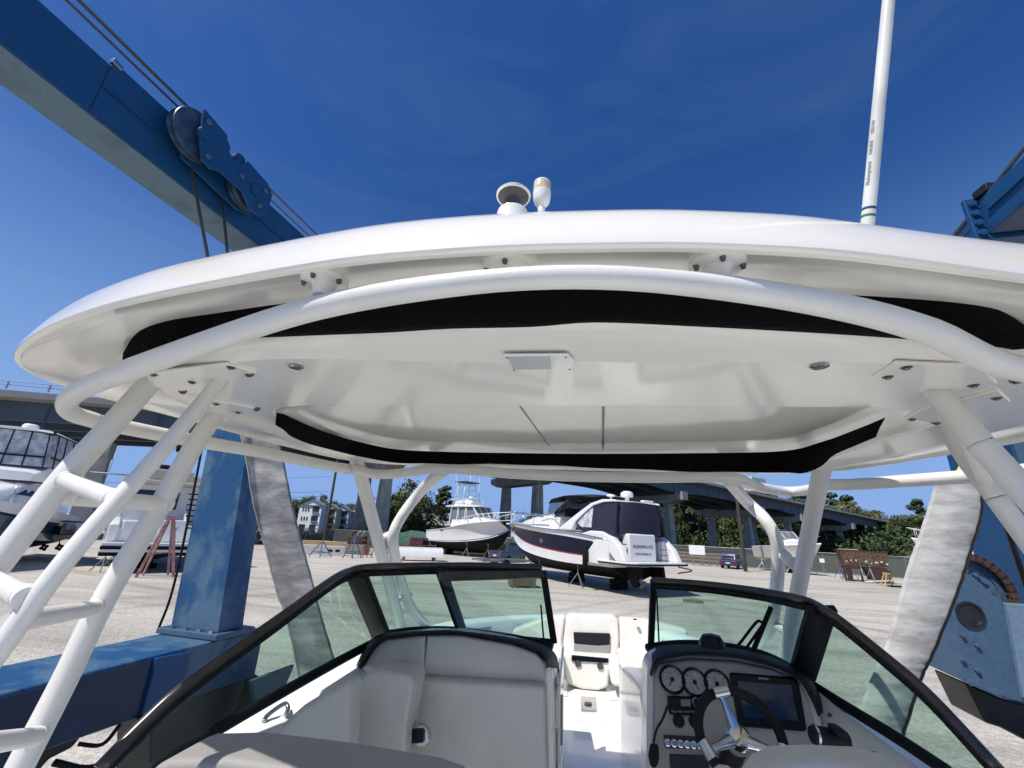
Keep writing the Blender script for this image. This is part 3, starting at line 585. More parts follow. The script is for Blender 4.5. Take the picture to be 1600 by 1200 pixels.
for pth, par in ((bl, wf), (bfl, wf), (br_, wf2), (bfr, wf2)): part(MB().tube(cr(pth, 4), .019, 10), 'sill_gasket', 'rubber', par, smooth=180)
def pillar(a, b, w_, nm, par, n=(0,-1,.5)): part(MB().bar(a, b, w_, .03, up=n), nm, 'rubber', par, bevel=.006)
pillar(ony(557,897,2.04), onz(596,994,-.535), .10, 'corner_pillar', wf, (1,-1,.4)); pillar(ony(1284,950,1.98), onz(1252,1060,-.535), .105, 'corner_pillar', wf2, (-1,-1,.4))
pillar(onz(689,890,-.19), onz(722,988,-.53), .055, 'mullion', wf)
# panes
def pane(pts, nm, par, push=.0):
    return part(MB().add([p+Vector((0,push,0)) for p in pts], [tuple(range(len(pts)))]), nm, 'wsglass', par, smooth=None)
def pane_strip(top, bot, nm, par):
    n = 12; T_ = [cr(top, 12)[int(i/n*(len(cr(top, 12))-1))] for i in range(n+1)]; B_ = [cr(bot, 12)[int(i/n*(len(cr(bot, 12))-1))] for i in range(n+1)]
    return part(MB().grid([T_, B_]), nm, 'wsglass', par, smooth=180)
pane_strip(tl[:5]+[ony(540,899,2.02)], bl, 'side_glass', wf); pane_strip([tl[6]]+tl[7:9], bfl[:3], 'front_glass', wf)
pane_strip(trr[:4]+[trr[4]], bfr, 'front_glass', wf2); pane_strip(trr[5:], br_, 'side_glass', wf2)
# the walk-through door pane folded open against the port glass
dtl, dtr, dbr, dbl_ = onz(690,900,-.20), onz(850,897,-.20), onz(866,1002,-.53), onz(722,988,-.53)
for q in (dtl, dtr, dbr, dbl_): q.y -= .03
dor = part(MB().bar(dtl, dtr, .035, .028, up=(0,-1,.4)), 'windshield_door', 'anod', bevel=.004)
part(MB().bar(dtr+(dtr-dbr)*.04, dbr, .034, .026, up=(0,-1,.4)), 'door_frame', 'rubber', dor, bevel=.004)
part(MB().bar(dbl_, dbr, .03, .024, up=(0,-1,.4)), 'door_frame', 'rubber', dor, bevel=.004)
part(MB().add([dtl, dtr, dbr, dbl_], [(0,1,2,3)]), 'door_glass', 'wsglass', dor, smooth=None)
part(MB().tube([dtr+Vector((-.01,-.02,-.14)), dbr+Vector((-.05,-.03,0))], .0045, 8), 'gas_strut', 'rubber', dor)
part(MB().bar(onz(1021,907,-.195), onz(1017,1010,-.525), .030, .026, up=(0,-1,.4)), 'door_jamb', 'rubber', wf2, bevel=.004)
part(MB().tube([onz(1026,925,-.24), onz(1030,1010,-.525)], .004, 8), 'gas_strut', 'rubber', wf2)
# wiper and compass
wy0 = 2.42
wp = part(MB().tube(cr([ony(1142,1022,wy0), ony(1160,1000,wy0-.02), ony(1182,972,wy0-.05), ony(1190,972,wy0-.05)], 4), .006, 8), 'wiper', 'rubber')
part(MB().tube([ony(1158,1024,wy0), ony(1192,976,wy0-.05)], .006, 8), 'wiper_arm', 'rubber', wp)
part(MB().bar(ony(1205,948,wy0-.06), ony(1173,1026,wy0-.03), .012, .02), 'wiper_blade', 'rubber', wp)
cpp = ony(1114,1022,2.25); cmp_ = part(MB().lathe((cpp.x, 2.25, cpp.z), (0,0,1), [(.0005,0),(.062,0),(.062,.02),(.052,.03),(.05,.05),(.036,.072),(.0005,.08)], 24), 'compass', 'blackgloss')
# ================================================================== the travel lift that carries the boat
GD = sight(989, 855); GD.z = 0; GD.normalize(); GL = Vector((GD.y, -GD.x, 0))       # along the lift / to its starboard side
def gp(l, a, z): return GL*l + GD*a + Vector((0, 0, z))
def onl(px, py, l): d = sight(px, py); return d*(l/d.dot(GL))
def ona(px, py, a): d = sight(px, py); return d*(a/d.dot(GD))
def lift_blue(name, col, worn, scale=2.2, thr=(.50,.62), stretch=None):
    mt, nt, out = node_mat(name); L = nt.links.new
    b = nt.nodes.new('ShaderNodeBsdfPrincipled'); tc = nt.nodes.new('ShaderNodeTexCoord'); src = tc.outputs['Object']
    if stretch:
        mp = nt.nodes.new('ShaderNodeMapping'); mp.inputs['Scale'].default_value = stretch; L(src, mp.inputs['Vector']); src = mp.outputs['Vector']
    n = nt.nodes.new('ShaderNodeTexNoise'); n.inputs['Scale'].default_value = scale; n.inputs['Detail'].default_value = 9; n.inputs['Roughness'].default_value = .6; L(src, n.inputs['Vector'])
    r = nt.nodes.new('ShaderNodeValToRGB'); r.color_ramp.elements[0].position, r.color_ramp.elements[1].position = thr
    r.color_ramp.elements[0].color = (*col, 1); r.color_ramp.elements[1].color = (*worn, 1); L(n.outputs['Fac'], r.inputs['Fac'])
    n2 = nt.nodes.new('ShaderNodeTexNoise'); n2.inputs['Scale'].default_value = 26; n2.inputs['Detail'].default_value = 6; L(src, n2.inputs['Vector'])
    r2 = nt.nodes.new('ShaderNodeMapRange'); r2.inputs['From Min'].default_value = .3; r2.inputs['From Max'].default_value = .7; r2.inputs['To Min'].default_value = .86; r2.inputs['To Max'].default_value = 1.07; L(n2.outputs['Fac'], r2.inputs['Value'])
    mu = nt.nodes.new('ShaderNodeMix'); mu.data_type = 'RGBA'; mu.blend_type = 'MULTIPLY'; mu.inputs['Factor'].default_value = 1
    L(r.outputs['Color'], mu.inputs['A']); L(r2.outputs['Result'], mu.inputs['B']); L(mu.outputs['Result'], b.inputs['Base Color'])
    b.inputs['Roughness'].default_value = .42; b.inputs['Specular IOR Level'].default_value = .4; L(b.outputs['BSDF'], out.inputs['Surface']); return mt
M['lb'] = lift_blue('lift_blue_paint', (.009,.070,.190), (.0105,.076,.198))
M['lbworn'] = lift_blue('lift_blue_faded', (.013,.075,.185), (.075,.150,.23), 2.6, (.47,.58), (1,1,.6))
M['lbunder'] = lift_blue('lift_blue_bounce_lit', (.10,.185,.245), (.07,.14,.20), 3)  # paler blue with the light bounced off the ground painted in
M['lbplate'] = lift_blue('lift_plate_blue', (.060,.115,.185), (.070,.128,.198), 3)
M['rope'] = mat('wire_rope', (.16,.145,.125), .5, metal=.5, var=.25, vscale=90)
M['rust'] = mat('rusty_steel', (.085,.040,.024), .85, var=.5, vscale=18, col2=(.022,.013,.010), bump=.4, bscale=50)
M['grease'] = mat('greasy_black', (.012,.012,.014), .4, var=.4, vscale=12)
LF = root('travel_lift', 'blue steel travel lift straddling the motorboat, faded paint, hoist ropes and tall columns', 'boat lift', (0, 2.0, GZ))
def lp(mb, name, mt, parent=LF, **k): return mb.build(name, M[mt] if isinstance(mt, str) else mt, parent, world=True, **k)
# port top beam: bottom face and inner side seen from below
BL, BZ, BH, BW = -4.46, 3.33, .58, .44
beam = MB().prism([gp(BL, a, z) for a, z in ((-4.5,BZ),(4.45,BZ),(4.45,BZ+BH),(-4.5,BZ+BH))], GL*-BW)
bo = lp(beam, 'top_beam', 'lb', bevel=.012)
lp(MB().prism([gp(BL-.01, a, BZ-.012) for a in (-4.5, 4.4)]+[gp(BL-BW+.01, a, BZ-.012) for a in (4.4,-4.5)], (0,0,.010)), 'bottom_flange', 'lbunder', bo)
lp(MB().prism([gp(BL+.012, a, z) for a, z in ((1.78,BZ+.02),(4.46,BZ+.02),(4.46,BZ+BH+.05),(1.78,BZ+BH+.05))], GL*-.010), 'web_plate', 'lb', bo, bevel=.003)
lp(MB().prism([gp(BL+.035, a, z) for a, z in ((1.80,BZ+BH*.52),(4.44,BZ+BH*.52),(4.44,BZ+BH*.535),(1.80,BZ+BH*.535))], GL*-.022), 'web_rib', 'lb', bo)
lp(MB().box(gp(BL+.02,1.80,BZ+BH+.03), (.05,.09,.05)), 'rope_guide', 'steel', bo, bevel=.006)
lp(MB().box(gp(BL+.02,1.16,BZ+BH+.03), (.05,.07,.05)), 'rope_guide', 'steel', bo, bevel=.006)
lp(MB().box(gp(BL+.02,4.42,BZ+BH+.04), (.09,.12,.07)), 'rope_guide', 'grease', bo, bevel=.006)
# ropes above the beam
for dl, dz, r in ((.05,.30,.016),(.05,.20,.010),(-.10,.34,.013)):
    lp(MB().tube([gp(BL+dl,-3.5,BZ+BH+dz), gp(BL+dl,2.45,BZ+BH+dz-.05)], r, 8), 'wire_rope', 'rope', bo, smooth=180)
for dl, dz, r in ((.16,.12,.013),(.12,.03,.010)):
    lp(MB().tube([gp(BL+dl,3.2,BZ+BH+dz), gp(BL+dl,5.4,BZ+BH+dz-.02)], r, 8), 'wire_rope', 'rope', bo, smooth=180)
# sheave block hung on the inner side
bx = lambda a, z, l=0.: gp(BL+.30+l, a, BZ+BH+z)
blk = lp(MB().prism([bx(a, z) for a, z in ((2.42,.17),(2.72,.13),(2.78,-.02),(2.86,-.07),(2.96,-.04),(3.02,.07),(3.34,.03),(3.44,-.06),(3.44,-.36),(3.34,-.46),(3.20,-.46),(3.06,-.34),(2.76,-.34),(2.68,-.40),(2.56,-.38),(2.48,-.20))], GL*-.03), 'sheave_block', 'lb', bo, bevel=.008)
lp(MB().prism([bx(a, z, -.20) for a, z in ((2.34,.10),(3.35,.0),(3.42,-.06),(3.42,-.36),(3.2,-.44),(2.5,-.38))], GL*-.03), 'cheek_plate', 'lb', blk, bevel=.008)
for a, z, R_ in ((2.50,-.10,.26),(3.20,-.20,.22)):
    lp(MB().lathe(bx(a, z, -.17), GL, [(.04,0),(R_,0),(R_+.005,.012),(R_-.03,.03),(R_-.035,.05),(R_-.03,.07),(R_+.005,.088),(R_,.10),(.04,.10)], 40), 'sheave', mat('sheave_steel', (.05,.09,.14), .4, metal=.3, var=.3, vscale=10), blk)
    lp(MB().lathe(bx(a, z, -.03), GL, [(.0005,0),(.07,0),(.065,.06),(.0005,.065)], 18), 'sheave_pin', 'lb', blk)
for a in (2.74, 2.96): lp(MB().lathe(bx(a, .02, -.20), GL, [(.0005,0),(.075,0),(.075,.17),(.0005,.17)], 18), 'spacer_tube', 'lb', blk)
for a, z in ((2.50,.06),(2.60,-.30),(3.32,-.10),(3.30,-.34),(3.0,-.18)): lp(MB().lathe(bx(a, z), GL, [(.0005,0),(.035,0),(.035,.02),(.02,.035),(.0005,.035)], 6), 'hex_nut', 'lbplate', blk)
# hoist falls from the sheaves down to the sling
hk = ony(356,575,3.35)
for q0, q2, dx in ((((298,258)),2.62,-.06),((346,300),3.05,.06)):
    lp(MB().tube([ona(*q0, q2), hk+Vector((dx,0,.14))], .016, 8), 'wire_rope', 'rope', bo, smooth=180)
hb_ = lp(MB().prism([hk+Vector((x,-.06,z)) for x, z in ((-.14,.16),(.14,.16),(.17,-.05),(.06,-.2),(-.06,-.2),(-.17,-.05))], (0,.12,0)), 'hook_block', 'lb', bo, bevel=.015)
lp(MB().lathe(hk+Vector((0,-.075,.04)), (0,1,0), [(.0005,0),(.06,0),(.06,.15),(.0005,.15)], 16), 'block_pin', 'steel', hb_)
# port column, leaning slightly, on the lower beam
c0, c1, c2 = onl(341,985,-4.0), onl(371,985,-4.0), None
ca = c0.dot(GD); zb_, zt = -1.06, 3.33
def col_sec(l, a, z, wl=.62, wa=.50): return [gp(l, a, z), gp(l, a+wa, z), gp(l-wl, a+wa, z), gp(l-wl, a, z)]
colm = MB().grid([col_sec(-4.0, ca, zb_, .60, .30), col_sec(-4.44, ca, zt, .52, .30)], cu=True); colm.f += [(3,2,1,0),(4,5,6,7)]
co = lp(colm, 'column', 'lbworn', smooth=None)
lp(MB().prism([gp(-3.93,ca-.07,zb_-.06),gp(-3.93,ca+.40,zb_-.06),gp(-4.70,ca+.40,zb_-.06),gp(-4.70,ca-.07,zb_-.06)], (0,0,.055)), 'foot_plate', 'lbplate', co, bevel=.008)
for l in (-4.05,-4.2,-4.38,-4.55): lp(MB().lathe(gp(l,ca-.035,zb_-.005), (0,0,1), [(.0005,0),(.028,0),(.028,.022),(.0005,.024)], 6), 'anchor_bolt', 'steel', co)
lp(MB().tube(cr([gp(-4.70,ca-.05,zb_-.05), gp(-4.66,ca-.04,-.7), gp(-4.74,ca-.03,.2), gp(-4.98,ca-.03,2.5)], 5), .012, 8), 'hydraulic_hose', 'rubber', co, smooth=180)
# lower beam with its gear
lw = lp(MB().prism([gp(-3.98,a,z) for a, z in ((-5.0,-1.52),(ca+.6,-1.58),(ca+.6,-1.125),(-5.0,-1.125))], GL*-.70), 'lower_beam', 'lbworn', bevel=.02)
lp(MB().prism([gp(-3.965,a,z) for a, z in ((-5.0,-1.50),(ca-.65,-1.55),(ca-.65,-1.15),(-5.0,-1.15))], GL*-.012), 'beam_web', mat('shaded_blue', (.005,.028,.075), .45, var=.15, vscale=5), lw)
lp(MB().prism([gp(-3.94,a,z) for a, z in ((ca-.62,-1.62),(ca-.30,-1.62),(ca-.30,-1.16),(ca-.62,-1.14))], GL*-.04), 'gusset_plate', 'lb', lw, bevel=.006)
gear = lp(MB().prism([gp(-4.0,a,z) for a, z in ((2.30,-1.54),(2.98,-1.56),(2.93,-1.62),(2.80,-1.64),(2.72,-1.74),(2.40,-1.74),(2.30,-1.62))], GL*-.35), 'drive_housing', 'grease', lw, bevel=.015)
lp(MB().prism([gp(-4.02,a,z) for a, z in ((3.5,-1.57),(4.5,-1.59),(4.4,-2.1),(3.65,-2.1))], GL*-.4), 'drive_housing', 'grease', lw, bevel=.02)
lp(MB().tube(cr([gp(-3.98,2.82,-1.66), gp(-3.9,3.02,-1.76), gp(-3.88,3.25,-1.75), gp(-3.9,3.40,-1.66), gp(-3.95,3.34,-1.55)], 6), .022, 10), 'hydraulic_hose', 'rubber', lw, smooth=180)
lp(MB().tube(cr([gp(-3.98,2.95,-1.60), gp(-3.92,3.08,-1.64), gp(-3.95,3.2,-1.56)], 6), .014, 8), 'hydraulic_hose', 'rubber', lw, smooth=180)
def wheel_set(l, a, par):
    w_ = lp(MB().lathe(gp(l-.22, a, GZ+.62), GL, [(.30,0),(.52,0),(.60,.05),(.62,.12),(.62,.34),(.60,.41),(.52,.46),(.30,.46)], 36), 'wheel', 'rubber', par)
    lp(MB().lathe(gp(l-.20, a, GZ+.62), GL, [(.0005,0),(.30,0),(.28,.08),(.12,.12),(.12,.34),(.28,.38),(.30,.42),(.0005,.42)], 28), 'rim', 'lbplate', w_)
wheel_set(-4.35, ca+.55, LF); wheel_set(-4.35, -4.0, LF)
lp(MB().prism([gp(-3.7,ca+.25,-1.5),gp(-3.7,ca+.85,-1.5),gp(-3.7,ca+.55,-2.1)], GL*-.05), 'wheel_fork', 'lbplate', bevel=.01)
# starboard side
SL, SA = 3.5, 5.55
sz = 2.98
sbm = lp(MB().prism([gp(SL, a, z) for a, z in ((-4.5,sz),(4.60,sz),(4.60,sz+.38),(-4.5,sz+.38))], GL*.46), 'top_beam', 'lb', bevel=.012)
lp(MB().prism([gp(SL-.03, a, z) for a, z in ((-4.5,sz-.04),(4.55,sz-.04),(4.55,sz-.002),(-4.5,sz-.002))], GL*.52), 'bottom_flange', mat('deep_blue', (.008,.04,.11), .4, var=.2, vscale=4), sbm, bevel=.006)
lp(MB().prism([gp(SL-.025, a, z) for a, z in ((-4.5,sz+.19),(4.50,sz+.19),(4.50,sz+.215),(-4.5,sz+.215))], GL*.022), 'web_rib', 'lb', sbm)
fl = lp(MB().prism([gp(SL-.10, 4.60, z) for z in (sz-.07, sz+.42)]+[gp(SL+.50, 4.60, z) for z in (sz+.42, sz-.07)], GD*.05), 'end_flange', 'lb', sbm, bevel=.008)
for k in range(4): lp(MB().lathe(gp(SL-.05, 4.595, sz+.0+k*.115), -GD, [(.0005,0),(.034,0),(.034,.028),(.0005,.032)], 6), 'flange_bolt', 'lb', fl)
lp(MB().prism([gp(SL+.02, a, z) for a, z in ((4.652,sz-.04),(5.7,sz+.02),(5.7,sz+.18),(5.2,sz+.22),(4.652,sz+.36))], GL*.40), 'column_head', 'lb', bevel=.012)
lp(MB().box(gp(SL+.05,4.52,sz+.43), (.14,.16,.08)), 'rope_guide', 'grease', sbm, bevel=.01)
for dz, r in ((.66,.018),(.55,.011)): lp(MB().tube([gp(SL+.02,-3.5,sz+dz), gp(SL+.02,2.8,sz+dz), gp(SL+.02,6.4,sz+dz-.62)], r, 8), 'wire_rope', 'rope', sbm, smooth=180)
lp(MB().tube([gp(SL+.05,4.7,sz+.34), gp(SL+.05,6.6,sz+.20)], .025, 8), 'pipe', 'steel', sbm, smooth=180)
e0, e1 = onl(1564,812,SL), onl(1574,945,SL)
sa = e0.dot(GD)
sc_ = MB().grid([[gp(SL+.02,sa+.02,-1.9), gp(SL+.02,sa+.55,-1.9), gp(SL+.7,sa+.55,-1.9), gp(SL+.7,sa+.02,-1.9)], [gp(SL,sa,3.1), gp(SL,sa+.5,3.1), gp(SL+.55,sa+.5,3.1), gp(SL+.55,sa,3.1)]], cu=True); sc_.f += [(3,2,1,0),(4,5,6,7)]
sco = lp(sc_, 'column', 'lb', smooth=None)
lp(MB().prism([gp(SL+.25,a,z) for a, z in ((sa-.06,.2),(sa-.06,3.0),(sa-.015,3.0),(sa-.015,.2))], GL*.10), 'column_rib', 'lbplate', sco)
lp(MB().tube([gp(SL-.10,sa-.1,3.4), gp(SL-.02,sa-.1,-.6)], .022, 8), 'hoist_chain', 'grease', sco, smooth=180)
# drive housing with sprocket and chain at the foot of the starboard column
AP = SA-.30
D = lambda x, y, da=0.: ona(x, y, AP+da)
hsg = lp(MB().prism([D(x, y,-.16) for x, y in ((1486,930),(1498,900),(1509,896),(1520,901),(1568,942),(1580,945),(1600,1088),(1610,1100),(1566,1090),(1504,1062))], GD*.5), 'drive_casing', 'lbplate', bevel=.006)
lp(MB().prism([D(x, y,-.20) for x, y in ((1573,943),(1640,948),(1660,1105),(1601,1092))], GD*.12), 'casing_flange', lift_blue('pale_blue', (.15,.23,.31), (.17,.25,.33), 3), hsg, bevel=.006)
lp(MB().prism([D(x, y,-.19) for x, y in ((1505,1056),(1565,1082),(1567,1090),(1506,1065))], GD*.03), 'casing_strap', 'lbplate', hsg, bevel=.003)
lp(MB().prism([D(x, y,.02) for x, y in ((1508,1066),(1566,1092),(1620,1106),(1640,1170),(1600,1156),(1566,1138),(1540,1130))], GD*.45), 'motor_guard', 'grease', bevel=.02)
hole = D(1515,960,-.165); lp(MB().lathe(hole, -GD, [(.0005,0),(.10,0),(.104,.012),(.085,.012),(.080,.002),(.0005,.002)], 28, ), 'access_hole', 'grease', hsg)
for x, y in ((1503,992),(1526,1008),(1503,1030),(1526,1047),(1508,1062),(1516,1068),(1555,1078),(1564,1083),(1575,958),(1586,1020)):
    lp(MB().lathe(D(x, y,-.165), -GD, [(.0005,0),(.018,0),(.018,.02),(.0005,.024)], 6), 'casing_bolt', 'lbplate', hsg)
so_ = D(1503,924,.05); SR = (D(1568,930,.05)-so_).length
spk = lp(MB().lathe(so_, -GD, [(.0005,0),(SR*.97,0),(SR*.97,.05),(SR*.80,.06),(SR*.78,.045),(.12,.045),(.10,.09),(.0005,.09)], 48), 'sprocket', 'lbplate')
side_ = GD.cross(Vector((0,0,1)))
for k in range(34):
    t = 2*math.pi*k/34; d_ = GL*math.cos(t)+Vector((0,0,1))*math.sin(t); tn = -GL*math.sin(t)+Vector((0,0,1))*math.cos(t)
    lk = MB().tube([so_+d_*SR*1.03+GD*.03, so_+d_*SR*1.03-GD*.11], .026, 8)
    for o_ in (-.10, -.0): lk.bar(so_+d_*SR*1.03-tn*.045+GD*o_, so_+d_*SR*1.03+tn*.045+GD*o_, .016, .062, up=d_)
    lp(lk, 'chain_link', 'rust', spk)
for k in range(5):
    t = math.radians(80-k*24); lp(MB().lathe(so_+(GL*math.cos(t)+Vector((0,0,1))*math.sin(t))*SR*.6-GD*.045, -GD, [(.0005,0),(.022,0),(.022,.025),(.0005,.028)], 6), 'hub_bolt', 'lbplate', spk)
wheel_set(SL+.75, SA+.6, LF); wheel_set(SL+.4, -4.0, LF)
lp(MB().prism([gp(SL+.1,a,z) for a, z in ((-5.0,-1.9),(SA+.3,-1.9),(SA+.3,-1.5),(-5.0,-1.5))], GL*.7), 'lower_beam', 'lbworn', bevel=.02)
lp(MB().prism([gp(l,-4.8,z) for l, z in ((-5.0,3.95),(-5.0,4.6),(4.1,4.6),(4.1,3.95))], GD*.6), 'cross_beam', 'lb', bevel=.02)
for l in (-4.68, 3.73):
    lp(MB().prism([gp(l-.25,-4.8,-1.2 if l < 0 else -1.6),gp(l+.25,-4.8,-1.2 if l < 0 else -1.6),gp(l+.25,-4.8,4.0),gp(l-.25,-4.8,4.0)], GD*.5), 'column', 'lbworn', bevel=.02)
# ------------------------------------------------------------------ slings
def sling_mat(name, c1, c2, c3):
    mt, nt, out = node_mat(name); L = nt.links.new
    b = nt.nodes.new('ShaderNodeBsdfPrincipled'); b.inputs['Roughness'].default_value = .85; b.inputs['Specular IOR Level'].default_value = .2
    tc = nt.nodes.new('ShaderNodeTexCoord'); mp = nt.nodes.new('ShaderNodeMapping'); mp.inputs['Scale'].default_value = (1.3,1.3,4.2); L(tc.outputs['Object'], mp.inputs['Vector'])
    n = nt.nodes.new('ShaderNodeTexNoise'); n.inputs['Scale'].default_value = 1.5; n.inputs['Detail'].default_value = 10; n.inputs['Roughness'].default_value = .68; L(mp.outputs['Vector'], n.inputs['Vector'])
    r = nt.nodes.new('ShaderNodeValToRGB'); r.color_ramp.elements[0].position = .30; r.color_ramp.elements[0].color = (*c1, 1); r.color_ramp.elements[1].position = .72; r.color_ramp.elements[1].color = (*c3, 1)
    e = r.color_ramp.elements.new(.5); e.color = (*c2, 1); L(n.outputs['Fac'], r.inputs['Fac']); L(r.outputs['Color'], b.inputs['Base Color'])
    n2 = nt.nodes.new('ShaderNodeTexNoise'); n2.inputs['Scale'].default_value = 2.4; n2.inputs['Detail'].default_value = 3; L(mp.outputs['Vector'], n2.inputs['Vector'])
    bp = nt.nodes.new('ShaderNodeBump'); bp.inputs['Strength'].default_value = .45; bp.inputs['Distance'].default_value = .02; L(n2.outputs['Fac'], bp.inputs['Height']); L(bp.outputs['Normal'], b.inputs['Normal'])
    L(b.outputs['BSDF'], out.inputs['Surface']); return mt
def sling(name, label, Ls, Rs, y, mt, edge, extra):
    rt = root(name, label, 'sling', (Ls[0][0]*0, y, GZ+.4), group='slings of the travel lift')
    A = cr([ony(px, py, y) for px, py in Ls], 8); Bq = cr([ony(px, py, y) for px, py in Rs], 8); n = min(len(A), len(Bq))
    A, Bq = A[:n], Bq[:n]; A.append(A[-1]+extra); Bq.append(Bq[-1]+extra)
    f, k = [], []
    rnd = random.Random(3); wob = [.004*math.sin(i*1.1)+rnd.uniform(-.002,.002) for i in range(len(A))]
    for i, (a, b) in enumerate(zip(A, Bq)):
        row = [a.lerp(b, t)+Vector((0, wob[i]*math.sin(t*5+i)-.02*math.sin(math.pi*t), 0)) for t in (0,.2,.4,.6,.8,1)]
        f.append(row); k.append([p+Vector((0,.03,0)) for p in row])
    mb = MB().grid([list(r)+list(reversed(q)) for r, q in zip(f, k)], cu=True)
    mb.build('belt', mt, rt, world=True, smooth=50)
    eg = MB().grid([[r[j]+Vector((dx,-.012,0)), r[j]+Vector((dx*1.0+(.028 if edge > 0 else -.028),.012,0)), r[j]+Vector((dx,.045,0))] for r, j, dx in [(r, 5 if edge > 0 else 0, .0) for r in f]], cu=True)
    eg.build('edge_band', M['rubber'] if edge > 0 else mat('sling_edge', (.42,.40,.37), .8, var=.2, vscale=8), rt, world=True, smooth=60)
    return rt
s_l = sling('lifting_sling', 'grey worn webbing sling hanging beside the blue column on the port side', ((340,590),(366,642),(384,706),(399,791),(418,861),(436,930),(449,962),(469,1056),(490,1150)), ((376,588),(422,640),(440,717),(456,796),(469,847),(486,911),(499,962),(520,1033),(548,1130)), 3.35,
            sling_mat('grey_webbing', (.085,.085,.09), (.22,.22,.22), (.50,.49,.47)), -1, Vector((.55,.1,-.9)))
s_r = sling('lifting_sling', 'pale worn webbing sling with black edge and yellow end, beside the sprocket', ((1467,749),(1461,775),(1440,840),(1424,884),(1391,1002),(1374,1042),(1347,1112),(1320,1190)), ((1530,748),(1531,800),(1512,865),(1492,928),(1455,1020),(1436,1062),(1408,1150),(1388,1215)), 3.0,
            sling_mat('white_webbing', (.26,.245,.22), (.56,.55,.51), (.74,.73,.69)), 1, Vector((-.55,.1,-.9)))
yb = MB().prism([ony(x, y, 3.04) for x, y in ((1491,760),(1498,738),(1506,722),(1512,700),(1530,700),(1528,735),(1530,760))], (0,.03,0))
yb.build('yellow_end', mat('yellow_webbing', (.75,.60,.12), .8, var=.15, vscale=9), s_r, world=True, bevel=.004)
# ================================================================== ground
def ground_mat():
    mt, nt, out = node_mat('gravel_yard'); L = nt.links.new
    b = nt.nodes.new('ShaderNodeBsdfPrincipled'); b.inputs['Roughness'].default_value = .95; b.inputs['Specular IOR Level'].default_value = .15
    tc = nt.nodes.new('ShaderNodeTexCoord')
    def noise(sc, det, stretch=None, rough=.6, rot=0.):
        n = nt.nodes.new('ShaderNodeTexNoise'); n.inputs['Scale'].default_value = sc; n.inputs['Detail'].default_value = det; n.inputs['Roughness'].default_value = rough
        if stretch:
            mp = nt.nodes.new('ShaderNodeMapping'); mp.inputs['Scale'].default_value = stretch; mp.inputs['Rotation'].default_value = (0,0,rot); L(tc.outputs['Object'], mp.inputs['Vector']); L(mp.outputs['Vector'], n.inputs['Vector'])
        else: L(tc.outputs['Object'], n.inputs['Vector'])
        return n.outputs['Fac']
    def ramp(f, a, b_, c0, c1):
        r = nt.nodes.new('ShaderNodeValToRGB'); r.color_ramp.elements[0].position, r.color_ramp.elements[1].position = a, b_
        r.color_ramp.elements[0].color = (*c0,1); r.color_ramp.elements[1].color = (*c1,1); L(f, r.inputs['Fac']); return r.outputs['Color']
    def mul(a, b_, f=1.):
        m_ = nt.nodes.new('ShaderNodeMix'); m_.data_type = 'RGBA'; m_.blend_type = 'MULTIPLY'; m_.inputs['Factor'].default_value = f; L(a, m_.inputs['A']); L(b_, m_.inputs['B']); return m_.outputs['Result']
    base = ramp(noise(.09, 6), .3, .7, (.475,.445,.385), (.605,.572,.50))
    streak = ramp(noise(.55, 7, (.22,1.6,1), .62, .5), .32, .62, (.72,.71,.70), (1.06,1.05,1.03))
    grain = ramp(noise(9, 8, rough=.75), .30, .70, (.55,.55,.55), (1.30,1.30,1.30))
    peb = ramp(noise(34, 3), .35, .65, (.74,.74,.74), (1.18,1.18,1.18))
    def track(cx, cy, R_, w_):
        v = nt.nodes.new('ShaderNodeVectorMath'); v.operation = 'DISTANCE'; v.inputs[1].default_value = (cx, cy, GZ); L(tc.outputs['Object'], v.inputs[0])
        s_ = nt.nodes.new('ShaderNodeMath'); s_.operation = 'SUBTRACT'; s_.inputs[1].default_value = R_; L(v.outputs['Value'], s_.inputs[0])
        ab = nt.nodes.new('ShaderNodeMath'); ab.operation = 'ABSOLUTE'; L(s_.outputs['Value'], ab.inputs[0])
        wb = nt.nodes.new('ShaderNodeMath'); wb.operation = 'MULTIPLY_ADD'; wb.inputs[1].default_value = .5; L(noise(1.3, 4), wb.inputs[0]); L(ab.outputs['Value'], wb.inputs[2])
        return ramp(wb.outputs['Value'], w_*.6, w_*1.9, (.80,.79,.77), (1,1,1))
    col_ = mul(mul(mul(base, streak), grain, .8), peb)
    for cx, cy, R_ in ((-60,30,64),(-60,30,66.2),(10,95,80),(10,95,82.1),(45,-10,52),(45,-10,54),(-140,-40,160),(-140,-40,162.2),(0,10,14.5),(0,10,16.5)): col_ = mul(col_, track(cx, cy, R_, .32))
    stain = ramp(noise(.35, 5), .60, .74, (1,1,1), (.78,.77,.75))
    L(mul(col_, stain), b.inputs['Base Color'])
    bp = nt.nodes.new('ShaderNodeBump'); bp.inputs['Strength'].default_value = .6; bp.inputs['Distance'].default_value = .05; L(noise(14, 6), bp.inputs['Height']); L(bp.outputs['Normal'], b.inputs['Normal'])
    L(b.outputs['BSDF'], out.inputs['Surface']); return mt
MB().add([(-1500,-400,GZ),(1800,-400,GZ),(1800,2600,GZ),(-1500,2600,GZ)],[(0,1,2,3)]).build('ground', ground_mat(), kind='structure')
fence_px = [(300,842),(385,846),(520,851.5),(650,861),(800,869),(940,876)]
fence_px2 = [(1030,875),(1100,880.5),(1160,885),(1290,894),(1420,903),(1560,914)]
FP = [onz(x, y, GZ) for x, y in fence_px]; FQ = [onz(x, y, GZ) for x, y in fence_px2]
def beyond(p, k): d = Vector((p.x, p.y, 0)).normalized(); return Vector((p.x, p.y, 0))+d*k
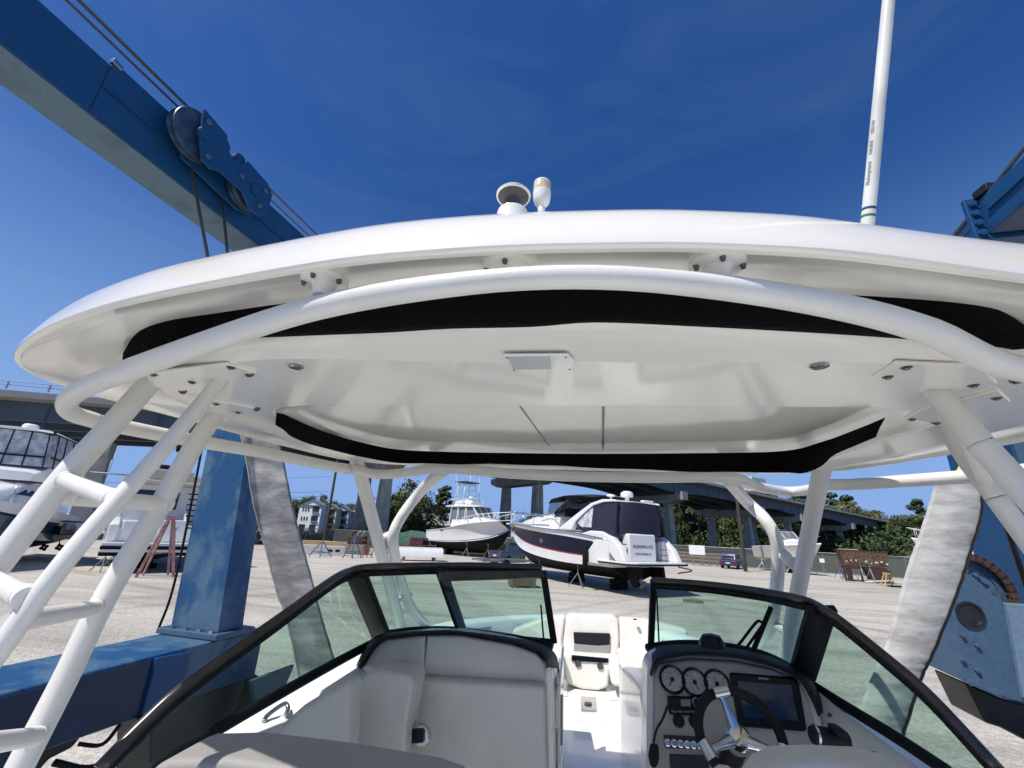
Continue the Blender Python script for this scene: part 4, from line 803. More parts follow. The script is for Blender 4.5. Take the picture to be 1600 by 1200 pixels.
M['marsh'] = mat('dark_marsh', (.05,.06,.03), .95, var=.5, vscale=.6, col2=(.025,.032,.018), bump=.6, bscale=3)
M['verge'] = mat('dry_grass_verge', (.20,.18,.10), .95, var=.4, vscale=1.5, col2=(.10,.11,.05), bump=.5, bscale=20)
line = FP+FQ
mb = MB(); mb.grid([[beyond(p, 1.5)+Vector((0,0,GZ+.008)) for p in line], [beyond(p, 260)+Vector((0,0,GZ+.008)) for p in line]]); mb.build('marsh_field', M['marsh'], kind='structure', smooth=None)
mb = MB(); mb.grid([[beyond(p, -2.2)+Vector((0,0,GZ+.004)) for p in line], [beyond(p, 1.6)+Vector((0,0,GZ+.004)) for p in line]]); mb.build('grass_verge', M['verge'], kind='structure', smooth=None)
# ------------------------------------------------------------------ fence
M['galv'] = mat('galvanised_steel', (.27,.28,.28), .5, metal=.5, var=.2, vscale=6)
M['wood'] = mat('weathered_wood', (.22,.18,.13), .85, var=.35, vscale=5, stretch=(6,6,1))
M['timber'] = mat('yellow_timber', (.50,.36,.17), .8, var=.25, vscale=4, stretch=(1,1,8))
M['concrete'] = mat('concrete', (.40,.385,.35), .85, var=.15, vscale=1.2, bump=.15, bscale=12)
M['block'] = mat('pale_concrete_block', (.55,.54,.50), .85, var=.12, vscale=3)
def chain_mat():
    mt, nt, out = node_mat('chain_link'); L = nt.links.new
    t = nt.nodes.new('ShaderNodeBsdfTransparent'); d = nt.nodes.new('ShaderNodeBsdfDiffuse'); d.inputs['Color'].default_value = (.16,.17,.17,1)
    m_ = nt.nodes.new('ShaderNodeMixShader'); m_.inputs['Fac'].default_value = .42; L(t.outputs['BSDF'], m_.inputs[1]); L(d.outputs['BSDF'], m_.inputs[2]); L(m_.outputs['Shader'], out.inputs['Surface']); return mt
M['chain'] = chain_mat()
def fence(pts, label, h=2.1, step=3.2):
    r = root('chain_link_fence', label, 'fence', pts[0])
    for a, b in zip(pts, pts[1:]):
        MB().add([a+Vector((0,0,.05)), b+Vector((0,0,.05)), b+Vector((0,0,h-.05)), a+Vector((0,0,h-.05))], [(0,1,2,3)]).build('mesh_panel', M['chain'], r, world=True, smooth=None)
        MB().tube([a+Vector((0,0,h)), b+Vector((0,0,h))], .035, 6).build('top_rail', M['galv'], r, world=True)
        n = max(1, int((b-a).length/step))
        for k in range(n):
            p = a.lerp(b, k/n); MB().tube([p, p+Vector((0,0,h+.05))], .045, 6).build('post', M['galv'], r, world=True)
fence(FP, 'long chain-link fence in front of the townhouses and behind the sportfishing boat')
fence(FQ, 'chain-link fence below the bridge, behind the blue car and the rusty hopper')
# timber guard rails in front of the right fence
gr = root('timber_guardrail', 'grey timber post-and-rail barrier along the fence beside the white sign', 'guardrail', onz(1040,879,GZ))
ga, gb_ = onz(1036,878,GZ), onz(1135,886,GZ)
for k in range(9):
    p = ga.lerp(gb_, k/8); MB().box(p+Vector((0,0,.7)), (.18,.18,1.4)).build('post', M['wood'], gr, world=True)
for z in (.55,.95,1.35): MB().bar(ga+Vector((0,-.1,z)), gb_+Vector((0,-.1,z)), .06, .16).build('rail', M['wood'], gr, world=True)
# ------------------------------------------------------------------ bridge
M['girder'] = mat('blue_grey_girder', (.055,.08,.12), .6, var=.15, vscale=.5, stretch=(1,1,.2))
M['pier'] = mat('pier_concrete', (.36,.345,.31), .9, var=.18, vscale=.7, bump=.1, bscale=6)
M['parapet'] = mat('parapet_concrete', (.33,.315,.285), .85, var=.1, vscale=.6)
BA = math.radians(48); BD = Vector((math.sin(BA), math.cos(BA), 0)); BN = Vector((-BD.y, BD.x, 0)); BK = 1.9; BP = Vector((-3.0,45.5,0))*BK
def crest(t): return (15.55-.0005*t*t if t < 0 else 15.55-.0001*t*t-.00004*min(t,60)**2)-11.78+1.7*math.exp(-(t/62)**2)
def bpnt(t, o, z): return BP+BD*(t*BK)+BN*(o*BK)+Vector((0,0,z*BK+crest(t*BK) if z > -1 else z))
BR = root('road_bridge', 'long steel-girder road bridge on concrete piers, running off into the distance over the trees', 'bridge', (-3.0*1.9,45.5*1.9,GZ))
def bpart(mb, n, m_, par=BR, **k): return mb.build(n, M[m_], par, world=True, **k)
T0, T1 = -75., 190.
NB_ = 132
def bt(i): return T0+(T1-T0)*i/NB_
def bpris(o0, o1, z0, z1): return MB().grid([[bpnt(bt(i),o0,z0),bpnt(bt(i),o0,z1),bpnt(bt(i),o1,z1),bpnt(bt(i),o1,z0)] for i in range(NB_+1)], cu=True)
deckp = bpart(bpris(-.1,11.6,5.27,5.45), 'deck', 'parapet', smooth=20)
bpart(bpris(-.05,.22,5.46,5.66), 'parapet', 'parapet', smooth=20); bpart(bpris(11.3,11.55,5.46,5.66), 'parapet', 'parapet', smooth=20)
def station(px, o):
    d_ = sight(px, 850); q = BP+BN*(o*BK); det = -d_.x*BD.y+BD.x*d_.y; return (d_.x*q.y-d_.y*q.x)/det/BK
piers = [-54, station(112, 2.5), station(590, 2.5), station(838, 2.5), station(1048, 2.5), station(1172, 2.5), station(1235, 2.5), station(1315, 2.5), station(1368, 2.5), station(1405, 2.5)]
for o in (1.0,4.2,7.4,10.6):
    g = MB(); lo_, up_, k0 = [], [], None
    n = 160; rws = []
    for i in range(n+1):
        t = T0+(T1-T0)*i/n; dist = min(abs(t-q) for q in piers); hz = (1.25+.55*max(0, 1-dist/6.5)**1.5) if t > -22 else 1.0
        rws.append([bpnt(t,o,5.265), bpnt(t,o,5.14-hz), bpnt(t,o+.35,5.14-hz), bpnt(t,o+.35,5.265)])
    g.grid(rws, cu=True); bpart(g, 'girder', 'girder', smooth=30)
for k in range(56):
    t = T0+4+k*2.6
    if k < 56: bpart(MB().bar(bpnt(t,.98,3.75), bpnt(t,.98,5.12), .19, .11), 'stiffener', 'girder', smooth=None)
for k in range(90):
    t = T0+2+k*1.7; bpart(MB().box(bpnt(t,.08,5.98), (.12,.12,.8)), 'rail_post', 'galv', smooth=None)
for z in (6.0,6.2): bpart(MB().tube([bpnt(bt(i),.08,z) for i in range(NB_+1)], .045, 5), 'hand_rail', 'galv', smooth=180)
for t in piers:
    if t > -25:
        cap = bpart(MB().prism([bpnt(t-.8,.1,2.6),bpnt(t-.8,1.6,2.15),bpnt(t-.8,9.6,2.15),bpnt(t-.8,11.0,2.6),bpnt(t-.8,11.0,3.20),bpnt(t-.8,.1,3.20)], BD*1.6*BK), 'pier_cap', 'pier', smooth=None, bevel=.05)
        bpart(MB().box(bpnt(t,.35,3.1), (2.2,2.2,2.0), rz=-BA), 'bearing_block', 'parapet', cap, smooth=None)
    else:
        cap = bpart(MB().prism([bpnt(t-.4,1.6,2.3),bpnt(t-.4,3.6,2.3),bpnt(t-.4,3.6,3.3),bpnt(t-.4,1.6,3.3)], BD*.8*BK), 'pier_cap', 'pier', smooth=None)
    for o in ((2.5,8.6) if t > -25 else (2.6,)):
        r0_ = [[bpnt(t+a*.55,o+b*.62,GZ-.2) for a, b in ((-1,-1),(1,-1),(1,1),(-1,1))], [bpnt(t+a*.40,o+b*.42,2.3) for a, b in ((-1,-1),(1,-1),(1,1),(-1,1))]]
        m_ = MB().grid(r0_, cu=True); bpart(m_, 'pier_column', 'pier', cap, smooth=None)
tr = root('box_truck', 'white box truck driving along the top of the bridge', 'truck', bpnt(station(1193, 1.5),1.5,5.46), -BA, None, 1.7)
MB().box((0,-.8,1.9),(2.3,4.6,2.5)).build('cargo_box', M['block'], tr, bevel=.05)
MB().box((0,2.4,1.35),(2.1,1.7,1.7)).build('cab', M['block'], tr, bevel=.2)
for x in (-.95,.95):
    for y in (-2,2.3): MB().lathe((x,y,.45),(1,0,0),[(.0005,-.12),(.45,-.12),(.45,.12),(.0005,.12)],16).build('wheel', M['rubber'], tr)
# ------------------------------------------------------------------ trees
def leafmat(name, c, c2): 
    mt = mat(name, c, .7, var=.5, vscale=.55, col2=c2, spec=.2, contrast=(.38,.66)); return mt
LM = [leafmat('leaf_green', (.15,.20,.06), (.05,.075,.026)), leafmat('leaf_olive', (.18,.19,.065), (.06,.07,.03)), leafmat('leaf_dark', (.085,.125,.045), (.03,.048,.02)), leafmat('pine_needles', (.09,.125,.05), (.035,.055,.025))]
M['bark'] = mat('bark', (.10,.075,.055), .95, var=.4, vscale=3, stretch=(4,4,.6))
def crown_mesh(seed, h, w_, kind):
    rnd = random.Random(seed); mb = MB(); cl = []
    for i in range(26 if kind != 'pine' else 15):
        if kind == 'pine':
            z = h*rnd.uniform(.55,1.0); rr = w_*.5*(1.12-z/h)*1.6; a = rnd.uniform(0,6.28); cl.append((Vector((rr*math.cos(a)*rnd.uniform(.3,1), rr*math.sin(a)*rnd.uniform(.3,1), z)), w_*rnd.uniform(.13,.22), .55))
        else:
            u = rnd.uniform(0,1); z = h*(.22+.74*u); rr = w_*.5*math.sin(math.pi*(.18+.76*u))**.7; a = rnd.uniform(0,6.28); q = rnd.uniform(.45,1.0)
            cl.append((Vector((rr*q*math.cos(a), rr*q*math.sin(a), z)), w_*rnd.uniform(.12,.23), .8))
    for c, r, fl in cl:
        for k in range(62):
            d = Vector((rnd.gauss(0,1), rnd.gauss(0,1), rnd.gauss(0,1))).normalized()*r*rnd.uniform(.55,1.08); d.z *= fl
            p = c+d; s_ = rnd.uniform(.16,.34)*h/10
            n = (d.normalized()+Vector((rnd.uniform(-.7,.7), rnd.uniform(-.7,.7), rnd.uniform(-.3,.9)))).normalized()
            x = n.orthogonal().normalized(); y = n.cross(x); a = rnd.uniform(0,6.28); x, y = x*math.cos(a)+y*math.sin(a), y*math.cos(a)-x*math.sin(a)
            mb.add([p-x*s_-y*s_*.5, p+x*s_*.2-y*s_*.8, p+x*s_+y*s_*.3, p-x*s_*.1+y*s_*.8], [(0,1,2,3)])
    return mb
def trunk_mesh(seed, h, r, kind):
    rnd = random.Random(seed+50); mb = MB(); top = .93 if kind == 'pine' else .75
    pts = [Vector((rnd.uniform(-.02,.02)*h*(i/5), rnd.uniform(-.02,.02)*h*(i/5), h*top*i/5)) for i in range(6)]
    mb.tube(pts, [r*(1-.8*i/5) for i in range(6)], 8)
    for k in range(7):
        i = rnd.randint(2,4); p = pts[i]; a = rnd.uniform(0,6.28); e = p+Vector((math.cos(a)*h*.2, math.sin(a)*h*.2, h*rnd.uniform(.05,.16)))
        mb.tube([p, p.lerp(e,.5)+Vector((0,0,.03*h)), e], [r*.4, r*.25, r*.08], 6)
    return mb
protos = []
for i, (h, w_, kind, lm, nm) in enumerate(((10,8.5,'broad',0,'broadleaf_tree'),(11,9.5,'broad',1,'broadleaf_tree'),(9,9,'broad',2,'broadleaf_tree'),(14,5.5,'pine',3,'pine_tree'),(13,6.5,'pine',3,'pine_tree'),(3.2,4.2,'broad',1,'bush'))):
    protos.append((nm, kind, crown_mesh(i*7+3, h, w_, kind), trunk_mesh(i, h, .05*h**.8, kind), LM[lm], h))
pm = {}
def tree(i, x, y, s, label, group, rz=0.):
    nm, kind, cm, tm, lm, h = protos[i]
    r = root(nm, label, 'bush' if nm == 'bush' else 'tree', (x, y, GZ), rz, group, s)
    if i not in pm:
        pm[i] = (cm.build('crown', lm, r, smooth=None), tm.build('trunk', M['bark'], r))
    else:
        for o in pm[i]: c = o.copy(); COL.objects.link(c); c.parent = r
def along(px, dist, ztop=None):
    d = sight(px, 850); d.z = 0; d.normalize(); return d*dist
rt_ = random.Random(21)
nb = 0
LB = ['rounded green tree in the wood behind the bridge piers', 'yellowish olive tree in the wood behind the bridge piers', 'dark dense tree in the wood behind the bridge piers', 'tall slim pine rising from the wood behind the bridge', 'broad-topped pine rising from the wood behind the bridge']
for px in range(1030, 1470, 12):
    for row, dist in enumerate((205, 240)):
        p = along(px+rt_.uniform(-6,6)+row*7, dist+rt_.uniform(-8,8)+(px-1030)*.12); k = rt_.choice((0,0,1,1,2)) if row == 0 else rt_.choice((0,1,2,3,4,4))
        s = rt_.uniform(1.35,1.95)*(1.0 if px < 1330 else .95); tree(k, p.x, p.y, s*(1.1 if k > 2 else 1.0), LB[k], 'trees of the wood behind the bridge', rt_.uniform(0,6.28))
for px, dist, k, s in ((1062,200,3,1.75),(1078,205,4,1.95),(1094,200,3,1.6),(1030,210,4,1.85),(1200,235,4,1.9),(1255,235,3,1.75)):
    p = along(px, dist); tree(k, p.x, p.y, s, LB[k], 'trees of the wood behind the bridge', px)
LL = ['rounded green tree beside the grey-roofed house', 'yellowish olive tree beside the grey-roofed house', 'dark dense tree between the townhouses and the grey-roofed house', 'slim pine standing above the trees near the sportfishing boat', 'sparse broad-topped pine behind the sportfishing boat']
for px, dist, k, s in ((592,96,0,.7),(607,100,2,.85),(622,104,0,1.05),(640,112,1,1.22),(655,118,2,1.2),(668,92,1,.66),(634,88,0,.55),(650,86,2,.5),(612,88,2,.6),(690,120,4,1.02),(684,105,3,.82),(676,110,0,.8),(700,110,2,.6),(580,110,1,.6)):
    p = along(px, dist); tree(k, p.x, p.y, s, LL[k], 'trees round the grey-roofed house', px*1.3)
for px, dist, k, s in ((470,235,0,1.5),(485,240,2,1.45),(500,238,1,1.4),(517,240,0,1.35),(533,245,2,1.4),(455,235,2,1.4),(440,240,0,1.3),(552,240,1,1.3),(570,240,0,1.3),(425,240,1,1.35)):
    p = along(px, dist); tree(k, p.x, p.y, s, 'tree rising behind the roofs of the white townhouses', 'trees behind the townhouses', px)
for px, dist, k, s in ((815,190,2,.9),(832,190,0,1.0),(850,185,2,.85),(1420,300,0,1.5),(1440,300,2,1.7),(1458,310,1,1.75),(1480,300,0,1.7),(1505,300,2,1.6),(1540,280,1,1.9),(1565,270,2,1.9),(1600,270,0,2.0),(1640,270,2,2.0),(20,240,0,1.),(330,240,2,1.0),(380,240,0,1.1)):
    p = along(px, dist); tree(k, p.x, p.y, s, 'far tree low on the horizon beyond the boatyard', 'far trees on the horizon', px)
# undergrowth behind the fence: nobody could count it
def mass(name, pts, h, depth, n, size, mt, seed):
    rnd = random.Random(seed); mb = MB(); seg = [(b-a).length for a, b in zip(pts, pts[1:])]; tot = sum(seg)
    for _ in range(n):
        u = rnd.uniform(0, tot); i = 0
        while i < len(seg)-1 and u > seg[i]: u -= seg[i]; i += 1
        p = pts[i].lerp(pts[i+1], u/seg[i]); p = beyond(p, rnd.uniform(0, depth)); hh = h*(.55+.45*math.sin(p.x*.37+p.y*.21)*math.sin(p.x*.13))
        p.z = GZ+rnd.uniform(0, max(.4, hh)); s_ = size*rnd.uniform(.6,1.3)
        n_ = Vector((rnd.gauss(0,1), rnd.gauss(-.6,1), rnd.gauss(.4,1))).normalized(); x = n_.orthogonal().normalized(); y = n_.cross(x)
        mb.add([p-x*s_-y*s_*.5, p+x*s_*.2-y*s_*.9, p+x*s_+y*s_*.3, p-x*s_*.1+y*s_*.8], [(0,1,2,3)])
    return mb.build(name, mt, smooth=None, kind='stuff')
tag(mass('undergrowth', [beyond(p, 4) for p in FP[1:]], 2.2, 22, 6500, .30, LM[2], 5), 'dark low undergrowth behind the chain-link fence', 'undergrowth')
tag(mass('undergrowth', [beyond(p, 128) for p in FQ], 11.0, 60, 16000, .62, LM[2], 6), 'dark undergrowth below the trees behind the bridge piers', 'undergrowth')
# ------------------------------------------------------------------ houses
M['wwhite'] = mat('white_siding', (.84,.85,.85), .7, var=.04, vscale=1); M['wcream'] = mat('cream_siding', (.62,.55,.42), .7, var=.04, vscale=1); M['wblue'] = mat('pale_blue_siding', (.50,.58,.64), .7, var=.04, vscale=1)
M['roof'] = mat('grey_shingle', (.16,.165,.17), .9, var=.2, vscale=2); M['roof2'] = mat('pale_shingle', (.34,.35,.35), .9, var=.15, vscale=2); M['pane'] = mat('dark_window', (.03,.035,.04), .15)
def house(px, dist, w_, h, d, wall, roofm, label, storeys=3, gar=True, hip=False, name='townhouse', balcony=False):
    p = along(px, dist); rz = -math.atan2(p.x, p.y); r = root(name, label, 'house', (p.x, p.y, GZ), .17 if name == 'townhouse' else rz-.25)
    MB().box((0,d/2,h/2), (w_,d,h)).build('wall', M[wall], r, smooth=None)
    rh = 1.7 if not hip else 2.6; o = .4
    if hip: mb = MB().add([(-w_/2-o,-o,h),(w_/2+o,-o,h),(w_/2+o,d+o,h),(-w_/2-o,d+o,h),(-w_/4,d/2,h+rh),(w_/4,d/2,h+rh)], [(0,1,5,4),(1,2,5),(2,3,4,5),(3,0,4),(3,2,1,0)])
    else: mb = MB().add([(-w_/2-o,-o,h),(w_/2+o,-o,h),(0,-o,h+rh),(-w_/2-o,d+o,h),(w_/2+o,d+o,h),(0,d+o,h+rh)], [(0,2,5,3),(1,4,5,2),(0,3,4,1)]); 
    mb.build('roof', M[roofm], r, smooth=None)
    if not hip: MB().add([(-w_/2,.01,h),(w_/2,.01,h),(0,.01,h+rh*.96)], [(0,1,2)]).build('gable', M[wall], r, smooth=None)
    for s_ in range(1 if gar else 0, storeys):
        z = h/storeys*(s_+.52)
        for k, x in enumerate((-.32,-.2,-.08)):
            f = MB().box((x*w_,-.03,z), (w_*.085,.06,1.35)).build('window', M['wwhite'], r, smooth=None); MB().box((x*w_,-.065,z), (w_*.062,.02,1.15)).build('pane', M['pane'], f, smooth=None)
        f = MB().box((.25*w_,-.03,z), (w_*.30,.06,1.9)).build('balcony_opening' if balcony else 'window', M['pane'], r, smooth=None)
        MB().box((.25*w_,-.25,z-.75), (w_*.32,.4,.08)).build('balcony_slab' if balcony else 'sill', M['wwhite'], f, smooth=None)
    if gar:
        for x in (-.25,.22): MB().box((x*w_,-.04,1.25), (w_*.28,.06,2.3)).build('garage_door', M['pane'], r, smooth=None)
    return r
house(475,150,6.6,8.0,6,'wwhite','roof','white three-storey gabled townhouse, nearest the grey sling', balcony=True)
house(503,153,5.6,7.3,6,'wcream','roof','cream three-storey gabled townhouse next to the white one')
house(524,156,5.4,7.0,6,'wblue','roof','pale blue-grey townhouse just beyond the thin dark pole', balcony=True)
house(543,158,5.2,6.8,6,'wcream','roof','cream townhouse mostly hidden behind the dark bridge column')
house(564,160,5.6,7.0,6,'wwhite','roof','white townhouse between the lamp post and the front tube leg', balcony=True)
house(402,150,7,6.2,10,'wwhite','roof','low white house showing beside the blue column and the sling')
house(657,104,13,3.6,9,'wwhite','roof2','low house with a large grey hipped roof among the trees', storeys=1, gar=False, hip=True, name='house')
# ------------------------------------------------------------------ poles
M['pole'] = mat('dark_pole', (.055,.045,.038), .9, var=.3, vscale=3, stretch=(4,4,.5))
def pole(px, py, h, r, label, mt='pole', name='utility_pole'):
    p = onz(px, py, GZ); t = root(name, label, 'pole', p); MB().tube([(0,0,0),(0,0,h)], [r, r*.75], 10).build('pole_shaft', M[mt], t); return t, p
pole(504,858,13.5,.17,'thin dark wooden pole standing in front of the townhouses')
t, p = pole(1165,893,10.5,.19,'brown wooden pole in front of the fence, between the blue car and the tan boat')
MB().box((0,-.2,.35),(.25,.12,.7)).build('base_marker', M['rust'], t)
pole(842,868,14,.13,'thin dark pole seen between the bridge columns above the navy cruiser')
t, p = pole(548,850,7.4,.07,'slender lamp post with a white globe in front of the townhouses','galv','lamp_post')
MB().ell((0,0,7.5),(.2,.2,.2),12,8).build('lamp_globe', M['gelwhite'], t)
t, p = pole(575,852,7.0,.06,'second slender post beside the white globe lamp','galv','lamp_post')
MB().box((.25,0,6.95),(.6,.16,.1)).build('lamp_head', M['galv'], t)
wr_ = root('power_line', 'thin power wires crossing the sky behind the boats', 'wires', along(300,60)+Vector((0,0,3)))
for y0, y1 in ((752,744),(765,768),(778,775)):
    pts = [along(px, 90)+Vector((0,0,0)) for px in (-60,120,300,500)]
    pts = [Vector((q.x, q.y, ony(px, y0+(y1-y0)*i/3+(4 if i in (1,2) else 0), q.y).z)) for i, (q, px) in enumerate(zip(pts, (-60,120,300,500)))]
    MB().tube(cr(pts, 6), .022, 5).build('wire', M['rubber'], wr_, world=True)
sg = onz(1091,884,GZ); sb_ = root('sign_board', 'blank white sign board on two posts before the fence under the bridge', 'sign', sg, -math.atan2(sg.x, sg.y))
MB().box((0,0,1.75),(1.75,.05,1.05)).build('board', M['gelwhite'], sb_, bevel=.01)
for x in (-.55,.55): MB().box((x,.06,.9),(.09,.07,1.8)).build('post', M['wood'], sb_)
sg = onz(1288,897,GZ); s2_ = root('sign_board', 'small white notice on the chain-link fence beside the tan boat', 'sign', sg, -math.atan2(sg.x, sg.y))
MB().box((0,-.06,1.35),(.45,.03,.4)).build('board', M['gelwhite'], s2_); MB().box((0,0,.8),(.06,.05,1.6)).build('post', M['galv'], s2_)
# ================================================================== boats stored ashore
M['hullwhite'] = mat('boat_white', (.74,.74,.72), .22, var=.03, vscale=1.2, coat=.4)
M['hulltan'] = mat('boat_tan', (.50,.47,.41), .3, var=.05, vscale=1.5)
M['hullnavy'] = mat('boat_navy', (.006,.008,.028), .35, spec=.2, var=.2, vscale=2)
M['hullgrey'] = mat('boat_blue_grey', (.16,.21,.27), .25, coat=.4, var=.08, vscale=1)
M['hullteal'] = mat('boat_dark_teal', (.010,.05,.09), .2, coat=.5, var=.3, vscale=1)
M['antifoul'] = mat('black_antifouling', (.006,.0065,.007), .75, spec=.2, var=.4, vscale=2)
M['stripe'] = mat('dark_stripe', (.012,.014,.03), .3); M['redline'] = mat('red_stripe', (.35,.02,.03), .4)
M['tint'] = mat('dark_boat_glass', (.02,.025,.03), .06, coat=.3); M['tintgrey'] = mat('grey_boat_glass', (.16,.18,.19), .08, coat=.3)
M['canvas'] = mat('navy_canvas', (.010,.013,.035), .8, var=.2, vscale=3, bump=.2, bscale=8); M['canvasblk'] = mat('black_canvas', (.012,.012,.014), .85, var=.2, vscale=3)
M['vinylclear'] = mat('clear_vinyl', (.46,.48,.49), .12, coat=.5, var=.35, vscale=3); M['vinyldark'] = glass_mat('smoked_vinyl', (.38,.39,.41), .5); M['tube'] = mat('white_tube', (.72,.72,.70), .3)
def hullform(par, keel, chine, deck, bands, bottom='antifoul', n=5, flare=1.5, deck_mat='hullwhite', transom='hullwhite', crown=.12):
    K, C_, D_ = (cr([Vector(p) for p in q], n) for q in (keel, chine, deck)); N = len(C_)
    mb = MB()
    for sd in (1, -1):
        rows = [[Vector((0,k.y,k.z)) for k in K], [Vector((sd*c.x*.55, (c.y+k.y)/2, k.z*.45+c.z*.55-.05)) for k, c in zip(K, C_)], [Vector((sd*c.x, c.y, c.z)) for c in C_]]
        mb.grid(rows if sd < 0 else [list(reversed(r)) for r in rows])
    a = [Vector((0,K[0].y,K[0].z)), Vector((C_[0].x,C_[0].y,C_[0].z)), Vector((-C_[0].x,C_[0].y,C_[0].z))]; mb.add(a, [(0,1,2)])
    mb.build('hull_bottom', M[bottom], par, smooth=40)
    def at(c, d, t, sd): 
        k = t**flare; return Vector((sd*max(.015, c.x+(d.x-c.x)*k), c.y+(d.y-c.y)*t, c.z+(d.z-c.z)*t))
    for nm, mt, t0, t1 in bands:
        mb = MB()
        for sd in (1, -1):
            rows = [[at(c, d, t0+(t1-t0)*i/3, sd) for c, d in zip(C_, D_)] for i in range(4)]
            mb.grid(rows if sd < 0 else [list(reversed(r)) for r in rows])
        mb.build(nm, M[mt], par, smooth=40)
    mb = MB(); c, d = C_[0], D_[0]
    mb.add([(c.x,c.y,c.z),(d.x,d.y,d.z),(-d.x,d.y,d.z),(-c.x,c.y,c.z)], [(0,1,2,3)]); mb.build('transom', M[transom], par, smooth=None)
    mb = MB(); mb.grid([[Vector((d.x*f, d.y, d.z+crown*(1-f*f))) for d in D_] for f in (1,.8,.5,0,-.5,-.8,-1)]); mb.build('deck', M[deck_mat], par, smooth=60)
    return D_
def tub(par, name, path, r, mt='tube', smooth=6, n=8): MB().tube(cr(path, smooth) if len(path) > 2 else path, r, n).build(name, M[mt], par, smooth=180)
def yz(par, name, pts, x0, x1, mt, bevel=.0): return MB().prism([(x0,y,z) for y, z in pts], (x1-x0,0,0)).build(name, M[mt], par, bevel=bevel, smooth=None if not bevel else 35)
def loft(par, name, secs, mt, bevel=0.):
    """secs: (y, half width bottom, half width top, z bottom, z top)"""
    rows = [[Vector((-a,y,z0)), Vector((-b,y,z1-.08)), Vector((-b*.8,y,z1)), Vector((0,y,z1+.05)), Vector((b*.8,y,z1)), Vector((b,y,z1-.08)), Vector((a,y,z0))] for y, a, b, z0, z1 in secs]
    mb = MB().grid(rows); mb.f += [tuple(range(7)), tuple(range(len(rows)*7-1, len(rows)*7-8, -1))]
    return mb.build(name, M[mt], par, smooth=40)
def stand(par_label, x, y, h, lean=(0,0), s=.55, mt='galv'):
    t = root('jack_stand', par_label, 'boat stand', (x, y, GZ), random.uniform(0,2), None)
    ap = Vector((0,0,h*.62))
    for k in range(3):
        a = 2.1*k+.3; MB().tube([(s*math.cos(a), s*math.sin(a), 0), tuple(ap)], .028, 6).build('leg', M[mt], t)
    MB().tube([tuple(ap*.85), (lean[0]*.3, lean[1]*.3, h)], .022, 6).build('screw_post', M[mt], t)
    MB().box((lean[0]*.3, lean[1]*.3, h), (.25,.25,.05)).build('pad', M['wood'], t)
    return t
def blocks(label, x, y, h, rz=0.):
    t = root('keel_block', label, 'blocking', (x, y, GZ), rz); n = max(2, int(h/.2))
    for i in range(n): MB().box((0,0,h/n*(i+.5)), (1.0,.45,h/n*.96) if i % 2 == 0 else (.55,.9,h/n*.96)).build('timber', M['antifoul'], t, smooth=None)
    return t
def loc(o_, p): return MW[o_.name] @ Vector(p)
# ---- navy express cruiser
SH = .95
cz = root('cabin_cruiser', 'white and navy express cruiser with navy cockpit canvas and a name on its transom', 'boat', (3.72,26.08,GZ), .673, 'boats stored ashore', 1.143)
hullform(cz, [(0,0.3,.50),(0,5.4,.48),(0,9.2,.62),(0,10.8,1.35),(0,11.6,2.3)], [(1.72,0.3,1.12),(1.8,4.4,1.12),(1.42,8.2,1.42),(.62,10.8,2.0),(.04,11.9,2.55)], [(1.88,0.3,2.28),(1.97,3.2,2.58),(1.92,6.1,2.74),(1.45,9.2,2.90),(.75,11.2,3.0),(.05,12.4,3.1)],
   [('hull_lower','hullwhite',0,.30),('boot_line','redline',.30,.345),('navy_band','hullnavy',.345,.86),('hull_upper','hullwhite',.86,1.0)])
for sd in (1,-1): tub(cz, 'rub_rail', [(sd*1.90,.3,2.30),(sd*1.99,3.2,2.60),(sd*1.94,6.1,2.76),(sd*1.47,9.2,2.92),(sd*.77,11.2,3.02),(sd*.06,12.4,3.12)], .04, 'steel')
for sd in (1,-1): yz(cz, 'hull_quarter', [(.28,1.2),(2.3,1.25),(1.75,1.75),(1.1,2.35),(.28,2.35)], sd*1.80, sd*1.935, 'hullwhite', .03)
loft(cz, 'trunk_cabin', [(10.6,.5,.3,2.95,3.02),(9.4,1.0,.85,2.85,3.22),(7.6,1.35,1.15,2.75,3.45),(5.4,1.55,1.35,2.65,3.58),(4.6,1.6,1.4,2.6,3.55)], 'hullwhite')
loft(cz, 'windshield', [(6.0,1.1,.95,3.35,3.5),(5.2,1.4,1.2,3.4,3.95),(4.2,1.5,1.3,3.4,4.25)], 'tint')
for x0, x1 in ((-1.15,-.95),(-.42,-.28),(.28,.42),(.95,1.15)): pass
for x in (-1.0,-.35,.35,1.0): MB().bar((x*1.0,6.02,3.50),(x*1.2,4.2,4.30),.07).build('windshield_frame', M['hullwhite'], cz)
MB().grid([[Vector((x, y, z-.22*(x/1.55)**2)) for x in (-1.55,-1.2,-.6,0,.6,1.2,1.55)] for y, z in ((5.4,4.48),(5.1,4.80),(4.0,4.96),(2.6,4.90),(1.5,4.74))]).build('bimini_top', M['canvasblk'], cz, smooth=60)
